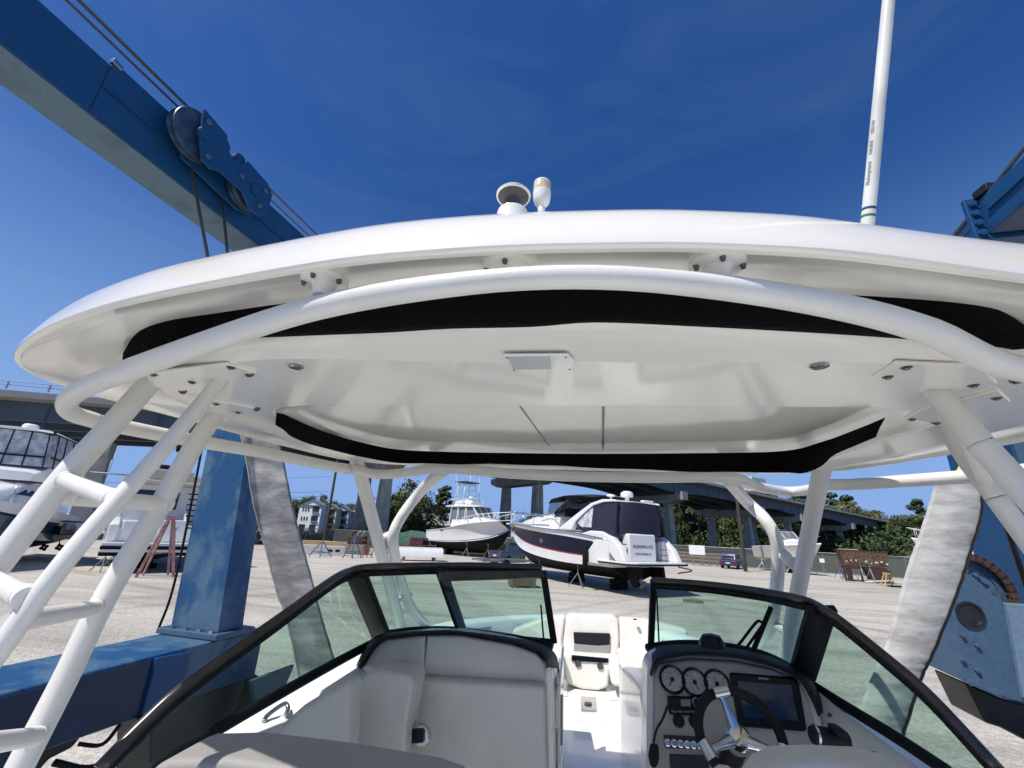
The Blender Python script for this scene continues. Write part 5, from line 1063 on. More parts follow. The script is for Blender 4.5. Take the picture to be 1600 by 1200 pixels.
for sd in (1,-1):
    MB().add([(sd*1.52,5.25,4.36),(sd*1.52,4.0,4.75),(sd*1.52,2.6,4.68),(sd*1.5,3.0,4.0),(sd*1.5,4.2,3.6),(sd*1.25,5.9,3.55)], [(0,1,2,3,4,5)]).build('side_curtain', M['vinyldark'], cz, smooth=None)
    yz(cz, 'radar_arch', [(y-SH, z) for y, z in [(6.1,2.72),(5.4,2.82),(4.6,3.35),(3.6,4.05),(2.9,4.50),(2.0,4.72),(1.0,4.66),(.85,4.50),(1.9,4.50),(2.7,4.30),(3.3,3.85),(4.0,3.20),(4.3,2.70)]], sd*1.56, sd*1.86, 'hullwhite', .06)
    yz(cz, 'side_canvas', [(y-SH, z) for y, z in [(4.1,3.05),(3.3,3.85),(2.7,4.30),(1.9,4.50),(.85,4.52),(.79,2.55),(2.6,2.50),(3.6,2.70)]], sd*1.60, sd*1.76, 'canvas', .03)
    yz(cz, 'vinyl_window', [(y-SH, z) for y, z in [(3.95,3.08),(3.30,3.75),(2.75,4.15),(2.7,2.85),(3.5,2.86)]], sd*1.765, sd*1.775, 'vinylclear')
    yz(cz, 'quarter_fin', [(3.0,2.42),(1.6,2.70),(.8,2.68),(.1,2.44),(-.42,2.0),(-.72,1.42),(-.1,1.42),(.5,1.95),(1.6,2.2)], sd*1.52, sd*1.90, 'hullwhite', .07)
yz(cz, 'arch_top', [(y-SH, z) for y, z in [(2.9,4.46),(2.0,4.70),(1.0,4.64),(.9,4.52),(2.0,4.52),(2.7,4.34)]], -1.6, 1.6, 'hullwhite', .05)
rc = cr([(-1.76,.78,0),(-1.70,.25,0),(-1.35,-.28,0),(-.7,-.52,0),(0,-.58,0),(.7,-.52,0),(1.35,-.28,0),(1.70,.25,0),(1.76,.78,0)], 4)
MB().grid([[Vector((p.x*.97, p.y+.12, 4.50)) for p in rc], [Vector((p.x, p.y, 3.5)) for p in rc], [Vector((p.x*.96, p.y-.02+.1*(abs(p.x) < 1.5), 2.58)) for p in rc]]).build('rear_canvas', M['canvas'], cz, smooth=60)
MB().grid([[Vector((p.x*.97, p.y+.12, 4.50)) for p in rc], [Vector((p.x*.5, .3+p.y*.3, 4.62)) for p in rc]]).build('canvas_roof', M['canvas'], cz, smooth=60)
MB().box((-.30,-.05,2.02),(1.75,.50,1.22)).build('transom_panel', M['hullwhite'], cz, bevel=.08)
MB().box((1.5,.10,1.9),(.5,.3,.9)).build('transom_door', M['hullwhite'], cz, bevel=.05)
for z in (1.9,2.15): MB().box((1.2,-.19,z-.2),(.55,.04,.03)).build('step_line', M['stripe'], cz)
for z in (1.55,1.85,2.15): MB().box((-1.40,-.18,z),(.22,.1,.05)).build('boarding_step', M['screw'], cz)
plat = MB().prism([(-1.75,1.35,1.30),(-2.02,.9,1.30),(-1.96,-.9,1.30),(-1.6,-1.15,1.30),(1.6,-1.15,1.30),(1.96,-.9,1.30),(2.02,.9,1.30),(1.75,1.35,1.30)], (0,0,.13)).build('swim_platform', M['hullwhite'], cz, bevel=.03)
tub(plat, 'platform_edge', [(-2.03,.9,1.33),(-1.98,-.9,1.33),(-1.62,-1.18,1.33),(1.62,-1.18,1.33),(1.98,-.9,1.33),(2.03,.9,1.33)], .035, 'rubber', 1)
fr_ = MW[cz.name] @ Matrix.Translation((-.30,-.306,2.06)) @ Matrix.Rotation(math.radians(90),4,'X')
text('lettering', 'MORNING ICE', .20, M['stripe'], fr_, cz, .004)
fr_ = MW[cz.name] @ Matrix.Translation((-.30,-.306,1.74)) @ Matrix.Rotation(math.radians(90),4,'X')
text('lettering', 'LITTLE RIVER, SC', .14, M['stripe'], fr_, cz, .004)
rd = MB().lathe((.2,1.1,4.72),(0,0,1),[(.0005,0),(.12,0),(.10,.18),(.30,.2),(.33,.28),(.31,.42),(.18,.50),(.0005,.52)],22).build('radar_dome', M['gelwhite'], cz)
MB().lathe((-1.1,.9,4.70),(0,0,1),[(.0005,0),(.05,0),(.05,.12),(.22,.16),(.2,.24),(.0005,.28)],16).build('tv_antenna', M['gelwhite'], cz)
MB().box((1.0,.5,4.74),(.7,.25,.08)).build('spotlight_bar', M['gelwhite'], cz, bevel=.03)
for sd in (1,-1):
    tub(cz, 'bow_rail', [(sd*1.75,5.6,3.35),(sd*1.55,8.4,3.58),(sd*.98,10.6,3.72),(sd*.35,12.3,3.85),(0,12.6,3.88)], .032, 'steel')
    for y, x in ((6.8,1.76),(8.2,1.55),(9.4,1.28),(10.5,.98),(11.5,.55)): tub(cz, 'rail_stanchion', [(sd*x,y,2.85),(sd*x*.98,y+.18,3.40+(y-5)*.09)], .016, 'steel')
    for y in (7.15,6.55): MB().ell((sd*(1.18+.1*(7.15-y)),y,3.18),(.06,.20,.13),12,6).build('porthole', M['tint'], cz)
    MB().lathe((sd*1.76,6.0,2.10),(sd,0,.25),[(.0005,0),(.16,0),(.15,.03),(.0005,.04)],16).build('hull_porthole', M['steel'], cz)
    tub(cz, 'windshield_rail', [(sd*1.5,6.6,3.45),(sd*1.6,5.4,3.6),(sd*1.66,4.6,3.2)], .02, 'steel')
MB().tube([(-2.05,1.75,2.0),(-2.08,1.75,1.85),(-2.1,1.74,1.15),(-2.08,1.74,1.0)],[.05,.13,.13,.05],14).build('fender', M['antifoul'], cz)
MB().prism([(0,-.45,.42),(0,.3,.5),(0,.3,1.1),(0,-.3,1.2),(0,-.8,1.1)], (.0,0,0)) if False else None
for sd in (.75,-.75):
    d_ = MB().prism([(sd-.09,.28,1.15),(sd-.09,-.5,1.2),(sd-.09,-.55,.75),(sd-.09,-.35,.35),(sd-.09,-.05,.30),(sd-.09,.28,.8)],(.18,0,0)).build('outdrive', M['antifoul'], cz, bevel=.03)
    for k in range(3):
        a = k*2.1; MB().ell((sd+.13*math.cos(a),-.58,.52+.13*math.sin(a)),(.12,.03,.12),10,6).build('propeller_blade', M['screw'], d_)
tub(cz, 'exhaust_rail', [(1.3,-.9,1.25),(1.75,-1.3,1.12),(1.5,-.7,.95)], .03, 'redline')
MB().box((0,12.45,3.02),(.35,.7,.1)).build('anchor_pulpit', M['hullwhite'], cz, bevel=.03)
for y, h, lb in ((9.4,.62,'dark keel block stack under the bow of the navy cruiser'),(1.7,.5,'dark keel block stack under the stern of the navy cruiser'),(5,.5,'dark keel block stack under the middle of the navy cruiser')):
    p = loc(cz, (0,y,0)); blocks(lb, p.x, p.y, h*1.1, .673)
for x, y, lb in ((-1.6,2.9,'thin jack stand under the navy cruiser beside its hanging fender'),(1.5,2.0,'jack stand under the far quarter of the navy cruiser'),(-1.15,7.0,'jack stand under the forward flank of the navy cruiser'),(1.3,6.8,'jack stand under the hidden forward flank of the navy cruiser')):
    p = loc(cz, (x,y,0)); stand(lb, p.x, p.y, 1.22)
for ch in cz.children:
    nm = ch.name.split('.')[0]
    if nm in ('radar_arch','side_canvas','vinyl_window','arch_top','rear_canvas','canvas_roof'):
        for v in ch.data.vertices:
            v.co.x *= 1-.16*max(0, min(1, (v.co.z-2.4)/2.1)); v.co.y = 1.1+(v.co.y-1.1)*(.84 if v.co.y < 1.1 else .92)
            if v.co.z > 3.0: v.co.z = 3.0+(v.co.z-3.0)*.70
    elif nm in ('bimini_top','side_curtain'):
        for v in ch.data.vertices:
            v.co.y += .25
            if v.co.z > 3.6: v.co.z = 3.6+(v.co.z-3.6)*.78
    elif nm in ('radar_dome','tv_antenna','spotlight_bar'):
        for v in ch.data.vertices: v.co.z -= .50
# ---- white sportfishing boat
sf = root('sportfishing_boat', 'white flared sportfishing boat with tuna tower, outriggers and black bottom, bow beside the navy cruiser', 'boat', (-16.79,55.9,GZ), -2.124, 'boats stored ashore', 1.093)
hullform(sf, [(0,0,.55),(0,5,.35),(0,8.2,.55),(0,9.6,1.25),(0,10.6,2.6)], [(1.75,0,1.25),(1.8,4,1.25),(1.45,7.2,1.5),(.75,9.2,1.95),(.05,10.55,2.65)], [(1.85,0,2.35),(1.95,3,2.62),(2.05,5.6,3.05),(1.8,8,3.35),(1.05,9.9,3.55),(.05,11.2,3.68)],
   [('waterline','stripe',0,.06),('white_line','hullwhite',.06,.10),('boot_line','stripe',.10,.14),('topside','hullwhite',.14,1.0)], flare=1.9)
for sd in (1,-1): tub(sf, 'rub_rail', [(sd*1.87,0,2.37),(sd*1.97,3,2.64),(sd*2.07,5.6,3.07),(sd*1.82,8,3.37),(sd*1.07,9.9,3.57),(sd*.06,11.2,3.70)], .035, 'hullwhite')
loft(sf, 'trunk_cabin', [(9.2,.7,.5,3.45,3.55),(8.0,1.25,1.1,3.3,3.78),(6.9,1.5,1.35,3.1,3.95),(3.6,1.6,1.45,2.7,3.85)], 'hullwhite')
loft(sf, 'cabin_glass', [(7.35,1.2,1.0,3.85,3.9),(6.5,1.42,1.28,3.75,4.95),(3.4,1.5,1.36,3.6,4.95)], 'tintgrey')
for sd in (1,-1):
    for a, b in (((1.22,7.3,3.85),(1.30,6.45,4.95)),((1.5,5.6,3.6),(1.38,5.5,4.95)),((1.52,4.4,3.6),(1.38,4.4,4.95)),((1.55,3.35,3.3),(1.40,3.35,4.95)),((.45,7.4,3.9),(.5,6.5,4.98))): MB().bar((sd*a[0],a[1],a[2]),(sd*b[0],b[1],b[2]),.09).build('window_post', M['tube'], sf)
    tub(sf, 'roof_brace', [(sd*1.45,8.0,3.5),(sd*1.35,6.6,4.9)], .035); tub(sf, 'roof_brace', [(sd*1.85,6.4,3.2),(sd*1.4,5.6,4.9)], .03)
    tub(sf, 'outrigger', [(sd*1.6,4.8,3.6),(sd*1.75,4.4,6.6),(sd*1.9,4.0,9.4)], .04)
    tub(sf, 'bow_rail', [(sd*1.95,5.6,3.75),(sd*1.75,7.8,4.15),(sd*1.1,9.7,4.35),(sd*.3,11.1,4.45),(0,11.3,4.45)], .04)
    for y, x, z in ((6.5,1.93,3.2),(7.6,1.75,3.3),(8.7,1.45,3.45),(9.7,1.1,3.55),(10.6,.5,3.6)): tub(sf, 'rail_stanchion', [(sd*x,y,z),(sd*x*.97,y+.12,z+.75)], .018)
    for y, x in ((4.9,1.0),(3.2,1.0)): tub(sf, 'tower_leg', [(sd*x*1.25,y,5.1),(sd*.75,4.1+(y-4.1)*.45,7.62)], .032)
    MB().ell((sd*1.9,2.6,2.45),(.06,.35,.05),10,6).build('vent', M['stripe'], sf)
loft(sf, 'hard_roof', [(7.0,1.2,1.0,4.95,5.02),(6.4,1.55,1.45,4.95,5.14),(2.6,1.6,1.5,4.95,5.14),(2.2,1.4,1.3,4.95,5.05)], 'hullwhite')
T_ = 1.0
loft(sf, 'upper_helm', [(5.6,.8,.7,5.15,5.5),(4.8,1.0,.9,5.15,5.75),(3.2,1.0,.9,5.15,5.6)], 'hullwhite')
tub(sf, 'upper_rail', [(-1.2,5.4,5.75),(-1.0,5.9,5.85),(1.0,5.9,5.85),(1.2,5.4,5.75),(1.2,3.0,5.75)], .025)
for x in (-.9,.9):
    for y in (3.2,5.6): tub(sf, 'upper_post', [(x*1.2,y,5.1),(x*1.2,y,5.75)], .02)
MB().box((0,4.1,7.65),(2.3,1.7,.10)).build('tower_top', M['screw'], sf, bevel=.03)
for z in (6.2,6.8,7.4): tub(sf, 'tower_ring', [(-.95,3.6,z),(.95,3.6,z),(.95,4.7,z),(-.95,4.7,z),(-.95,3.6,z)], .02, smooth=1)
MB().lathe((.1,5.0,5.75),(0,0,1),[(.0005,0),(.1,0),(.1,.15),(.3,.18),(.3,.35),(.0005,.42)],18).build('radar_dome', M['gelwhite'], sf)
tub(sf, 'antenna', [(-1.2,3.3,5.1),(-1.3,3.2,9.2)], .025)
for y, h, lb in ((8.0,.5,'keel block stack under the bow of the white sportfishing boat'),(2.0,.5,'keel block stack under the stern of the white sportfishing boat')):
    p = loc(sf, (0,y,0)); blocks(lb, p.x, p.y, h, -2.124)
for x, y, lb in ((1.5,6.2,'pale jack stand against the dark bottom of the sportfishing boat'),(.9,8.6,'jack stand under the bow shoulder of the sportfishing boat'),(1.6,1.5,'jack stand under the stern quarter of the sportfishing boat')):
    p = loc(sf, (x,y,0)); stand(lb, p.x, p.y, 1.45)
# ---- motor yacht seen from astern, port side of the yard
yp = onz(232,893,GZ); yw = math.atan2(-yp.x, yp.y)
yt = root('motor_yacht', 'white motor yacht seen from astern with open cockpit and black stripes, behind the tube ladder', 'boat', yp, yw+.10, 'boats stored ashore')
hullform(yt, [(0,0.2,.55),(0,6,.5),(0,9.5,.9),(0,11.5,2.2)], [(2.05,0.2,1.2),(2.1,5,1.2),(1.6,9,1.6),(.05,12,2.6)], [(2.15,0.2,2.2),(2.2,5,2.6),(1.9,9,2.9),(.05,12.6,3.2)], [('hull_side','hullwhite',0,.55),('stripe','stripe',.55,.7),('hull_upper','hullwhite',.7,1.)], transom='hullwhite')
MB().box((0,-.35,1.38),(4.5,1.3,.16)).build('swim_platform', M['hullwhite'], yt, bevel=.03)
MB().box((0,-.9,1.22),(4.55,.3,.16)).build('rubber_strip', M['antifoul'], yt, bevel=.02)
MB().box((0,-.6,1.08),(4.45,.8,.14)).build('hull_band', M['hullwhite'], yt)
MB().box((0,-.5,.92),(4.5,.9,.18)).build('hull_band_dark', M['antifoul'], yt)
yz(yt, 'cockpit_coaming', [(.1,1.45),(.0,2.3),(.8,2.75),(3.5,2.8),(3.5,1.45)], -2.15,-1.75, 'hullwhite', .06)
yz(yt, 'cockpit_coaming', [(.1,1.45),(-.1,2.4),(.6,3.0),(3.5,3.1),(3.5,1.45)], 1.75,2.15, 'hullwhite', .06)
MB().box((.55,.25,2.05),(1.3,.3,1.15)).build('transom_door', M['hullwhite'], yt, bevel=.06)
MB().box((-1.0,.3,2.0),(1.25,.35,1.05)).build('transom_seat', M['hullwhite'], yt, bevel=.06)
fr_ = MW[yt.name] @ Matrix.Translation((.62,.095,2.15)) @ Matrix.Rotation(math.radians(90),4,'X')
text('lettering', 'EV', .32, M['stripe'], fr_, yt, .004)
for k in range(9): MB().box((1.42,.5+.24*k,1.62+.32*k),(.55,.26,.07)).build('stair_tread', M['antifoul'], yt)
yz(yt, 'stair_side', [(.4,1.45),(.9,1.45),(2.6,3.4),(2.3,3.6),(.5,2.0)], 1.12,1.20,'hullwhite', .02)
loft(yt, 'saloon', [(3.4,1.9,1.75,1.5,4.6),(6.5,1.85,1.6,2.6,4.6),(8.5,1.5,1.1,2.9,4.2)], 'hullwhite')
MB().box((-.35,3.38,3.75),(2.3,.08,1.05)).build('saloon_window', M['tint'], yt, bevel=.02)
MB().box((.0,3.36,3.75),(.5,.08,.95)).build('window_panel', M['tintgrey'], yt)
MB().box((-.1,3.0,4.72),(4.1,2.6,.16)).build('cockpit_roof', M['hulltan'], yt, bevel=.05)
loft(yt, 'flybridge', [(2.6,1.85,1.7,4.80,5.25),(5.5,1.8,1.6,4.80,5.4),(7.5,1.2,1.0,4.6,5.1)], 'hulltan')
MB().box((.0,2.2,5.2),(2.2,.3,.55)).build('flybridge_back', M['hulltan'], yt, bevel=.06)
MB().box((.2,3.2,5.65),(1.6,.5,.35)).build('seat_cover', M['canvasblk'], yt, bevel=.08)
tub(yt, 'pole', [(.3,3.3,5.4),(.3,3.3,6.8)], .03, 'antifoul'); tub(yt, 'pole', [(.75,3.3,5.5),(.95,3.3,6.0),(.9,3.3,6.5),(.4,3.3,6.6)], .03, 'antifoul')
MB().box((.25,3.3,6.85),(.6,.3,.25)).build('instrument_pod', M['antifoul'], yt, bevel=.05)
yz(yt, 'arch_side', [(2.0,4.5),(2.9,4.5),(2.4,5.6),(1.6,5.9),(1.5,5.6)], 1.6,2.0, 'hulltan', .05)
MB().box((2.0,1.5,4.2),(.35,.2,1.3)).build('rolled_canvas', M['canvasblk'], yt, bevel=.06)
tub(yt, 'cockpit_rail', [(1.9,.2,3.1),(2.0,.8,3.9),(2.05,2.6,4.3)], .03, 'steel')
tub(yt, 'davit_boom', [(-1.2,1.0,4.9),(-3.6,.8,4.85)], .04, 'galv'); tub(yt, 'davit_arm', [(-1.6,1.0,4.1),(-2.2,.9,4.85)], .03, 'galv')
tub(yt, 'vhf_antenna', [(-2.9,3.0,4.0),(-2.8,2.9,6.2)], .02, 'galv')
p = loc(yt, (0,2,0)); blocks('keel block stack under the motor yacht with the open cockpit', p.x, p.y, .55, yw)
for x, y, lb in ((-1.9,.5,'jack stand at the port corner of the motor yacht seen from astern'),(1.6,1.2,'jack stand below the stair side of the motor yacht'),(-1.4,3.0,'jack stand in the shade under the motor yacht')):
    p = loc(yt, (x,y,0)); stand(lb, p.x, p.y, 1.1)
# pink trestle
ap = onz(242,902,GZ); tz = root('trestle', 'pink painted steel A-frame trestle standing behind the motor yacht', 'trestle', ap, -math.atan2(ap.x, ap.y))
M['pink'] = mat('pink_paint', (.42,.22,.20), .6, var=.3, vscale=6)
for sx in (-1,1): MB().bar((sx*.72,0,0),(sx*.10,0,2.75),.13,.13).build('leg', M['pink'], tz, bevel=.01)
for sx in (-1,1): MB().bar((sx*.5,.9,0),(sx*.06,.1,2.7),.08,.08).build('back_leg', M['pink'], tz)
MB().bar((-.48,0,1.05),(.48,0,1.15),.07,.05).build('cross_bar', M['pink'], tz); MB().box((0,0,2.76),(.36,.2,.14)).build('head_plate', M['pink'], tz)
# ---- flybridge cruiser at the far port edge
fp_ = along(12, 38)
fb = root('flybridge_cruiser', 'flybridge cruiser with clear-vinyl enclosure, white radar dome and dark teal hull at the yard edge', 'boat', (fp_.x-3.5, fp_.y+3.5, GZ), -2.5, 'boats stored ashore')
hullform(fb, [(0,0,.5),(0,6,.5),(0,9.5,.9),(0,11.0,2.2)], [(2.0,0,1.2),(2.05,5,1.2),(1.5,9,1.7),(.05,11.4,2.6)], [(2.1,0,2.5),(2.2,5,2.8),(1.9,8.5,3.1),(.05,12.0,3.4)], [('hull_lower','hullteal',0,.55),('sheer_band','hullnavy',.55,.64),('topside','hullwhite',.64,1)])
loft(fb, 'deckhouse', [(10.2,.8,.5,3.1,3.3),(8.4,1.6,1.3,3.0,3.9),(7.0,1.8,1.6,2.9,4.3),(2.0,1.9,1.7,2.7,4.3)], 'hullwhite')
loft(fb, 'windscreen', [(8.3,1.5,1.2,3.55,3.6),(7.2,1.75,1.55,3.5,4.15),(4.0,1.9,1.75,3.5,4.15)], 'tint')
loft(fb, 'flybridge', [(7.6,1.5,1.6,4.3,4.75),(6.8,1.75,1.85,4.3,5.15),(2.2,1.75,1.85,4.3,5.1)], 'hullwhite')
loft(fb, 'enclosure', [(7.2,1.72,1.45,5.1,6.9),(6.6,1.8,1.6,5.1,7.0),(2.6,1.8,1.6,5.1,7.0)], 'vinylclear')
for x in (-1.5,-.75,0,.75,1.5): MB().bar((x*1.1,7.24,5.1),(x*.97,7.22,6.95),.045).build('enclosure_frame', M['canvasblk'], fb)
for sd in (1,-1):
    for y in (6.4,5.2,4.0,2.8): MB().bar((sd*1.83,y,5.1),(sd*1.63,y,6.95),.045).build('enclosure_frame', M['canvasblk'], fb)
    MB().bar((sd*1.84,7.1,5.62),(sd*1.76,2.6,5.62),.04,.08).build('enclosure_band', M['canvasblk'], fb)
    MB().bar((sd*1.6,7.2,6.98),(sd*1.65,2.6,7.0),.08,.12).build('enclosure_edge', M['canvasblk'], fb)
    tub(fb, 'bow_rail', [(sd*2.1,5.0,3.7),(sd*1.9,8.3,3.95),(sd*1.0,10.6,4.15),(0,12.2,4.3)], .03, 'steel')
    for y, x in ((6.2,2.08),(7.6,1.98),(9.0,1.6),(10.2,1.15),(11.2,.6)): tub(fb, 'rail_stanchion', [(sd*x,y,3.0),(sd*x*.98,y,3.95)], .022, 'steel')
MB().bar((-1.62,7.26,5.62),(1.62,7.26,5.62),.04,.10).build('enclosure_band', M['canvasblk'], fb)
loft(fb, 'enclosure_roof', [(7.5,1.3,1.2,6.95,7.05),(7.0,1.75,1.65,6.95,7.12),(2.3,1.75,1.65,6.95,7.12)], 'hullwhite')
MB().lathe((0,5.6,7.12),(0,0,1),[(.0005,0),(.25,0),(.25,.08),(.36,.12),(.36,.32),(.28,.42),(.0005,.46)],24).build('radar_dome', M['gelwhite'], fb)
p = loc(fb, (0,8,0)); blocks('keel block stack under the teal flybridge cruiser', p.x, p.y, .5, 1)
p = loc(fb, (1.6,9,0)); stand('jack stand under the bow of the teal flybridge cruiser', p.x, p.y, 1.4)
# ---- small blue-grey boat beside it
gp_ = onz(66,876,GZ)
gb2 = root('runabout', 'small blue-grey runabout with outdrive and brass propellers, on stands before the teal cruiser', 'boat', gp_+Vector((.6,0,0)), 1.25, 'boats stored ashore')
hullform(gb2, [(0,0,1.15),(0,3,1.1),(0,5.5,1.4),(0,6.5,2.0)], [(1.1,0,1.5),(1.15,3,1.5),(.8,5.3,1.75),(.04,6.8,2.2)], [(1.25,0,2.2),(1.3,3,2.3),(1.0,5.5,2.5),(.05,7.2,2.65)], [('lower_strake','hullwhite',0,.2),('hull_side','hullgrey',.2,1)], bottom='hulltan')
MB().box((0,-.45,1.75),(.7,.8,.5)).build('engine_bracket', M['screw'], gb2, bevel=.06)
MB().box((0,-.75,2.0),(.5,.5,.5)).build('outdrive', M['hullgrey'], gb2, bevel=.1)
for sd in (-.35,.35):
    tub(gb2, 'shaft_strut', [(sd,.8,1.2),(sd,.6,.75)], .03, 'antifoul')
    for k in range(4):
        a = k*1.57+.4; MB().ell((sd+.12*math.cos(a),.5,.75+.12*math.sin(a)),(.10,.04,.10),8,6).build('propeller_blade', M['antifoul'], gb2)
for x, y, lb in ((.9,.6,'tripod jack stand by the outdrive of the blue-grey runabout'),(-.9,3.0,'tripod jack stand under the flank of the blue-grey runabout')):
    p = loc(gb2, (x,y,0)); stand(lb, p.x, p.y, 1.35, s=.5)
# ---- tan walkaround on stands, far side
tp_ = onz(1230,895,GZ)
tb = root('walkaround_boat', 'tan-hulled walkaround boat with white windshield, propped on stands before the bridge columns', 'boat', tp_+Vector((-.9,3.6,0)), -2.75, 'boats stored ashore')
hullform(tb, [(0,0,1.0),(0,4,.95),(0,6,1.3),(0,7,2.0)], [(1.15,0,1.4),(1.2,4,1.45),(.8,6,1.8),(.04,7.2,2.2)], [(1.3,0,2.5),(1.4,3,2.6),(1.2,5.6,2.8),(.05,7.8,3.0)], [('hull_side','hulltan',0,1)], bottom='hulltan')
loft(tb, 'cuddy', [(6.9,.5,.3,2.85,3.0),(5.4,1.0,.8,2.7,3.35),(3.9,1.15,.95,2.6,3.45)], 'hullwhite')
loft(tb, 'windshield', [(4.5,.95,.8,3.35,3.4),(3.8,1.05,.9,3.4,4.1),(2.6,1.05,.95,3.0,4.1)], 'tintgrey')
for sd in (1,-1):
    MB().bar((sd*.9,4.45,3.4),(sd*.9,3.8,4.15),.07).build('windshield_frame', M['tube'], tb); MB().bar((sd*.92,3.8,4.13),(sd*.96,2.5,4.13),.07).build('windshield_frame', M['tube'], tb)
    tub(tb, 'bow_rail', [(sd*1.2,4.6,3.3),(sd*.85,6.4,3.6),(0,7.8,3.75)], .02, 'steel')
MB().bar((-.92,3.8,4.14),(.92,3.8,4.14),.07).build('windshield_frame', M['tube'], tb); MB().bar((0,4.5,3.4),(0,3.8,4.14),.05).build('windshield_frame', M['tube'], tb)
MB().box((0,2.2,4.35),(1.9,1.6,.07)).build('t_top', M['tintgrey'], tb, bevel=.02)
for sd in (1,-1): tub(tb, 't_top_leg', [(sd*.8,2.8,2.6),(sd*.85,2.5,4.33)], .03)
MB().box((0,-.35,2.4),(.6,.6,.9)).build('outboard_motor', M['antifoul'], tb, bevel=.12)
for x, y, lb in ((-1.0,5.2,'white jack stands under the bow shoulder of the tan walkaround boat'),(1.0,4.8,'jack stand on the near flank of the tan walkaround boat'),(1.1,1.0,'jack stand at the stern of the tan walkaround boat'),(-1.1,1.0,'jack stand hidden in the shade of the tan walkaround boat')):
    p = loc(tb, (x,y,0)); stand(lb, p.x, p.y, 1.4, s=.6, mt='tube')
p = loc(tb, (0,4,0)); blocks('keel block stack under the tan walkaround boat', p.x, p.y, .95, .4)
# ---- white boat partly behind the pale sling
wp_ = along(1600, 60)
wb = root('fishing_boat', 'white fishing boat with bow rail and lattice mast, partly hidden behind the pale sling', 'boat', (wp_.x+2.6, wp_.y, GZ), 1.15, 'boats stored ashore')
hullform(wb, [(0,0,.5),(0,5,.5),(0,7.5,1.0),(0,8.6,2.2)], [(1.5,0,1.1),(1.55,4.5,1.15),(1.0,7.4,1.7),(.04,8.9,2.4)], [(1.7,0,2.3),(1.8,4,2.7),(1.4,7.2,3.4),(.05,9.6,3.9)], [('hull_side','hullwhite',0,.85),('sheer','hullwhite',.85,1)], flare=1.8)
loft(wb, 'wheelhouse', [(6.2,1.0,.8,2.9,3.3),(5.2,1.25,1.1,2.8,4.3),(2.6,1.3,1.15,2.6,4.3)], 'hullwhite')
MB().box((0,5.3,3.85),(1.9,.5,.55)).build('window', M['tint'], wb, bevel=.05)
for sd in (1,-1):
    tub(wb, 'bow_rail', [(sd*1.7,5.2,3.9),(sd*1.35,7.4,4.4),(sd*.5,9.3,4.8),(0,9.8,4.9)], .03)
    for y, x, z in ((6.2,1.6,3.1),(7.4,1.35,3.4),(8.4,.9,3.65),(9.2,.4,3.85)): tub(wb, 'rail_stanchion', [(sd*x,y,z),(sd*x,y,z+1.0)], .022)
    tub(wb, 'mast_leg', [(sd*.5,3.4,4.3),(sd*.2,3.4,7.6)], .045); tub(wb, 'mast_leg', [(sd*.5,2.6,4.3),(sd*.2,3.2,7.6)], .04)
for z in (4.9,5.5,6.1,6.7,7.2): MB().box((0,3.2,z),(.9-(z-4.3)*.16,.06,.06)).build('mast_rung', M['tube'], wb)
MB().box((.15,3.3,7.4),(.3,.3,.9)).build('mast_light', M['screw'], wb, bevel=.05)
for y, lb in ((1.5,'keel block stack under the stern of the white fishing boat'),(6,'keel block stack under the bow of the white fishing boat')):
    p = loc(wb, (0,y,0)); blocks(lb, p.x, p.y, .5, .4)
# ---- rusty hopper machine and its clutter
hp_ = onz(1356,910,GZ); hz_ = -math.atan2(hp_.x, hp_.y)
hm = root('rusty_hopper', 'big rusty brown steel hopper with flaking bin on a box base, by the fence', 'hopper', hp_, hz_+.25, None, .66)
M['rustpatch'] = mat('flaking_rust', (.24,.15,.09), .9, var=.5, vscale=7, col2=(.06,.026,.016), bump=.6, bscale=20, contrast=(.40,.66))
MB().prism([(-2.3,0,2.0),(2.6,0,2.0),(2.7,-.3,3.7),(-2.5,-.3,3.85)],(0,2.2,0)).build('bin', M['rustpatch'], hm, bevel=.04)
MB().box((0,1,3.85),(5.4,2.6,.14)).build('bin_rim', M['rust'], hm); MB().box((-1.4,.3,4.02),(2.2,.5,.08)).build('top_plate', M['block'], hm)
MB().box((.1,1,1.72),(4.6,2.0,.28)).build('chassis_beam', M['rust'], hm, bevel=.02); MB().prism([(.5,0,.3),(2.7,0,.2),(2.7,0,1.6),(.2,0,1.6)],(0,2,0)).build('base_box', M['rust'], hm, bevel=.03)
for x in (-2.3,-1.6): MB().box((x,.1,1.9),(.22,.22,3.8)).build('post', M['rust'], hm)
for x in (-1.9,-.4,2.5): MB().box((x,.2,.8),(.3,.3,1.6)).build('leg', M['rust'], hm)
rl = random.Random(9)
for k in range(9): MB().box((-2.0+k*.55,-.33,2.35+rl.uniform(0,.35)),(rl.uniform(.15,.4),.03,rl.uniform(.1,.25))).build('paint_flake', M['block'], hm)
M['blueiron'] = mat('blue_painted_iron', (.06,.13,.25), .6, var=.4, vscale=8); M['rediron'] = mat('red_painted_iron', (.25,.05,.04), .6, var=.4, vscale=8)
def stands_px(lst, label, mt, h):
    for i, (px, py) in enumerate(lst):
        p = onz(px, py, GZ); t = stand(label[i], p.x, p.y, h, s=.5, mt=mt)
stands_px([(1313,903),(1322,906),(1333,905)], ['blue-grey jack stand at the end of the row by the rusty hopper','blue-grey jack stand with red parts lying over it, by the hopper','blue-grey jack stand next to the hopper post'], 'blueiron', 1.5)
stands_px([(1350,910),(1364,912)], ['grey jack stand leaning before the dark hopper base','grey jack stand with a flat pad before the hopper base'], 'galv', 1.9)
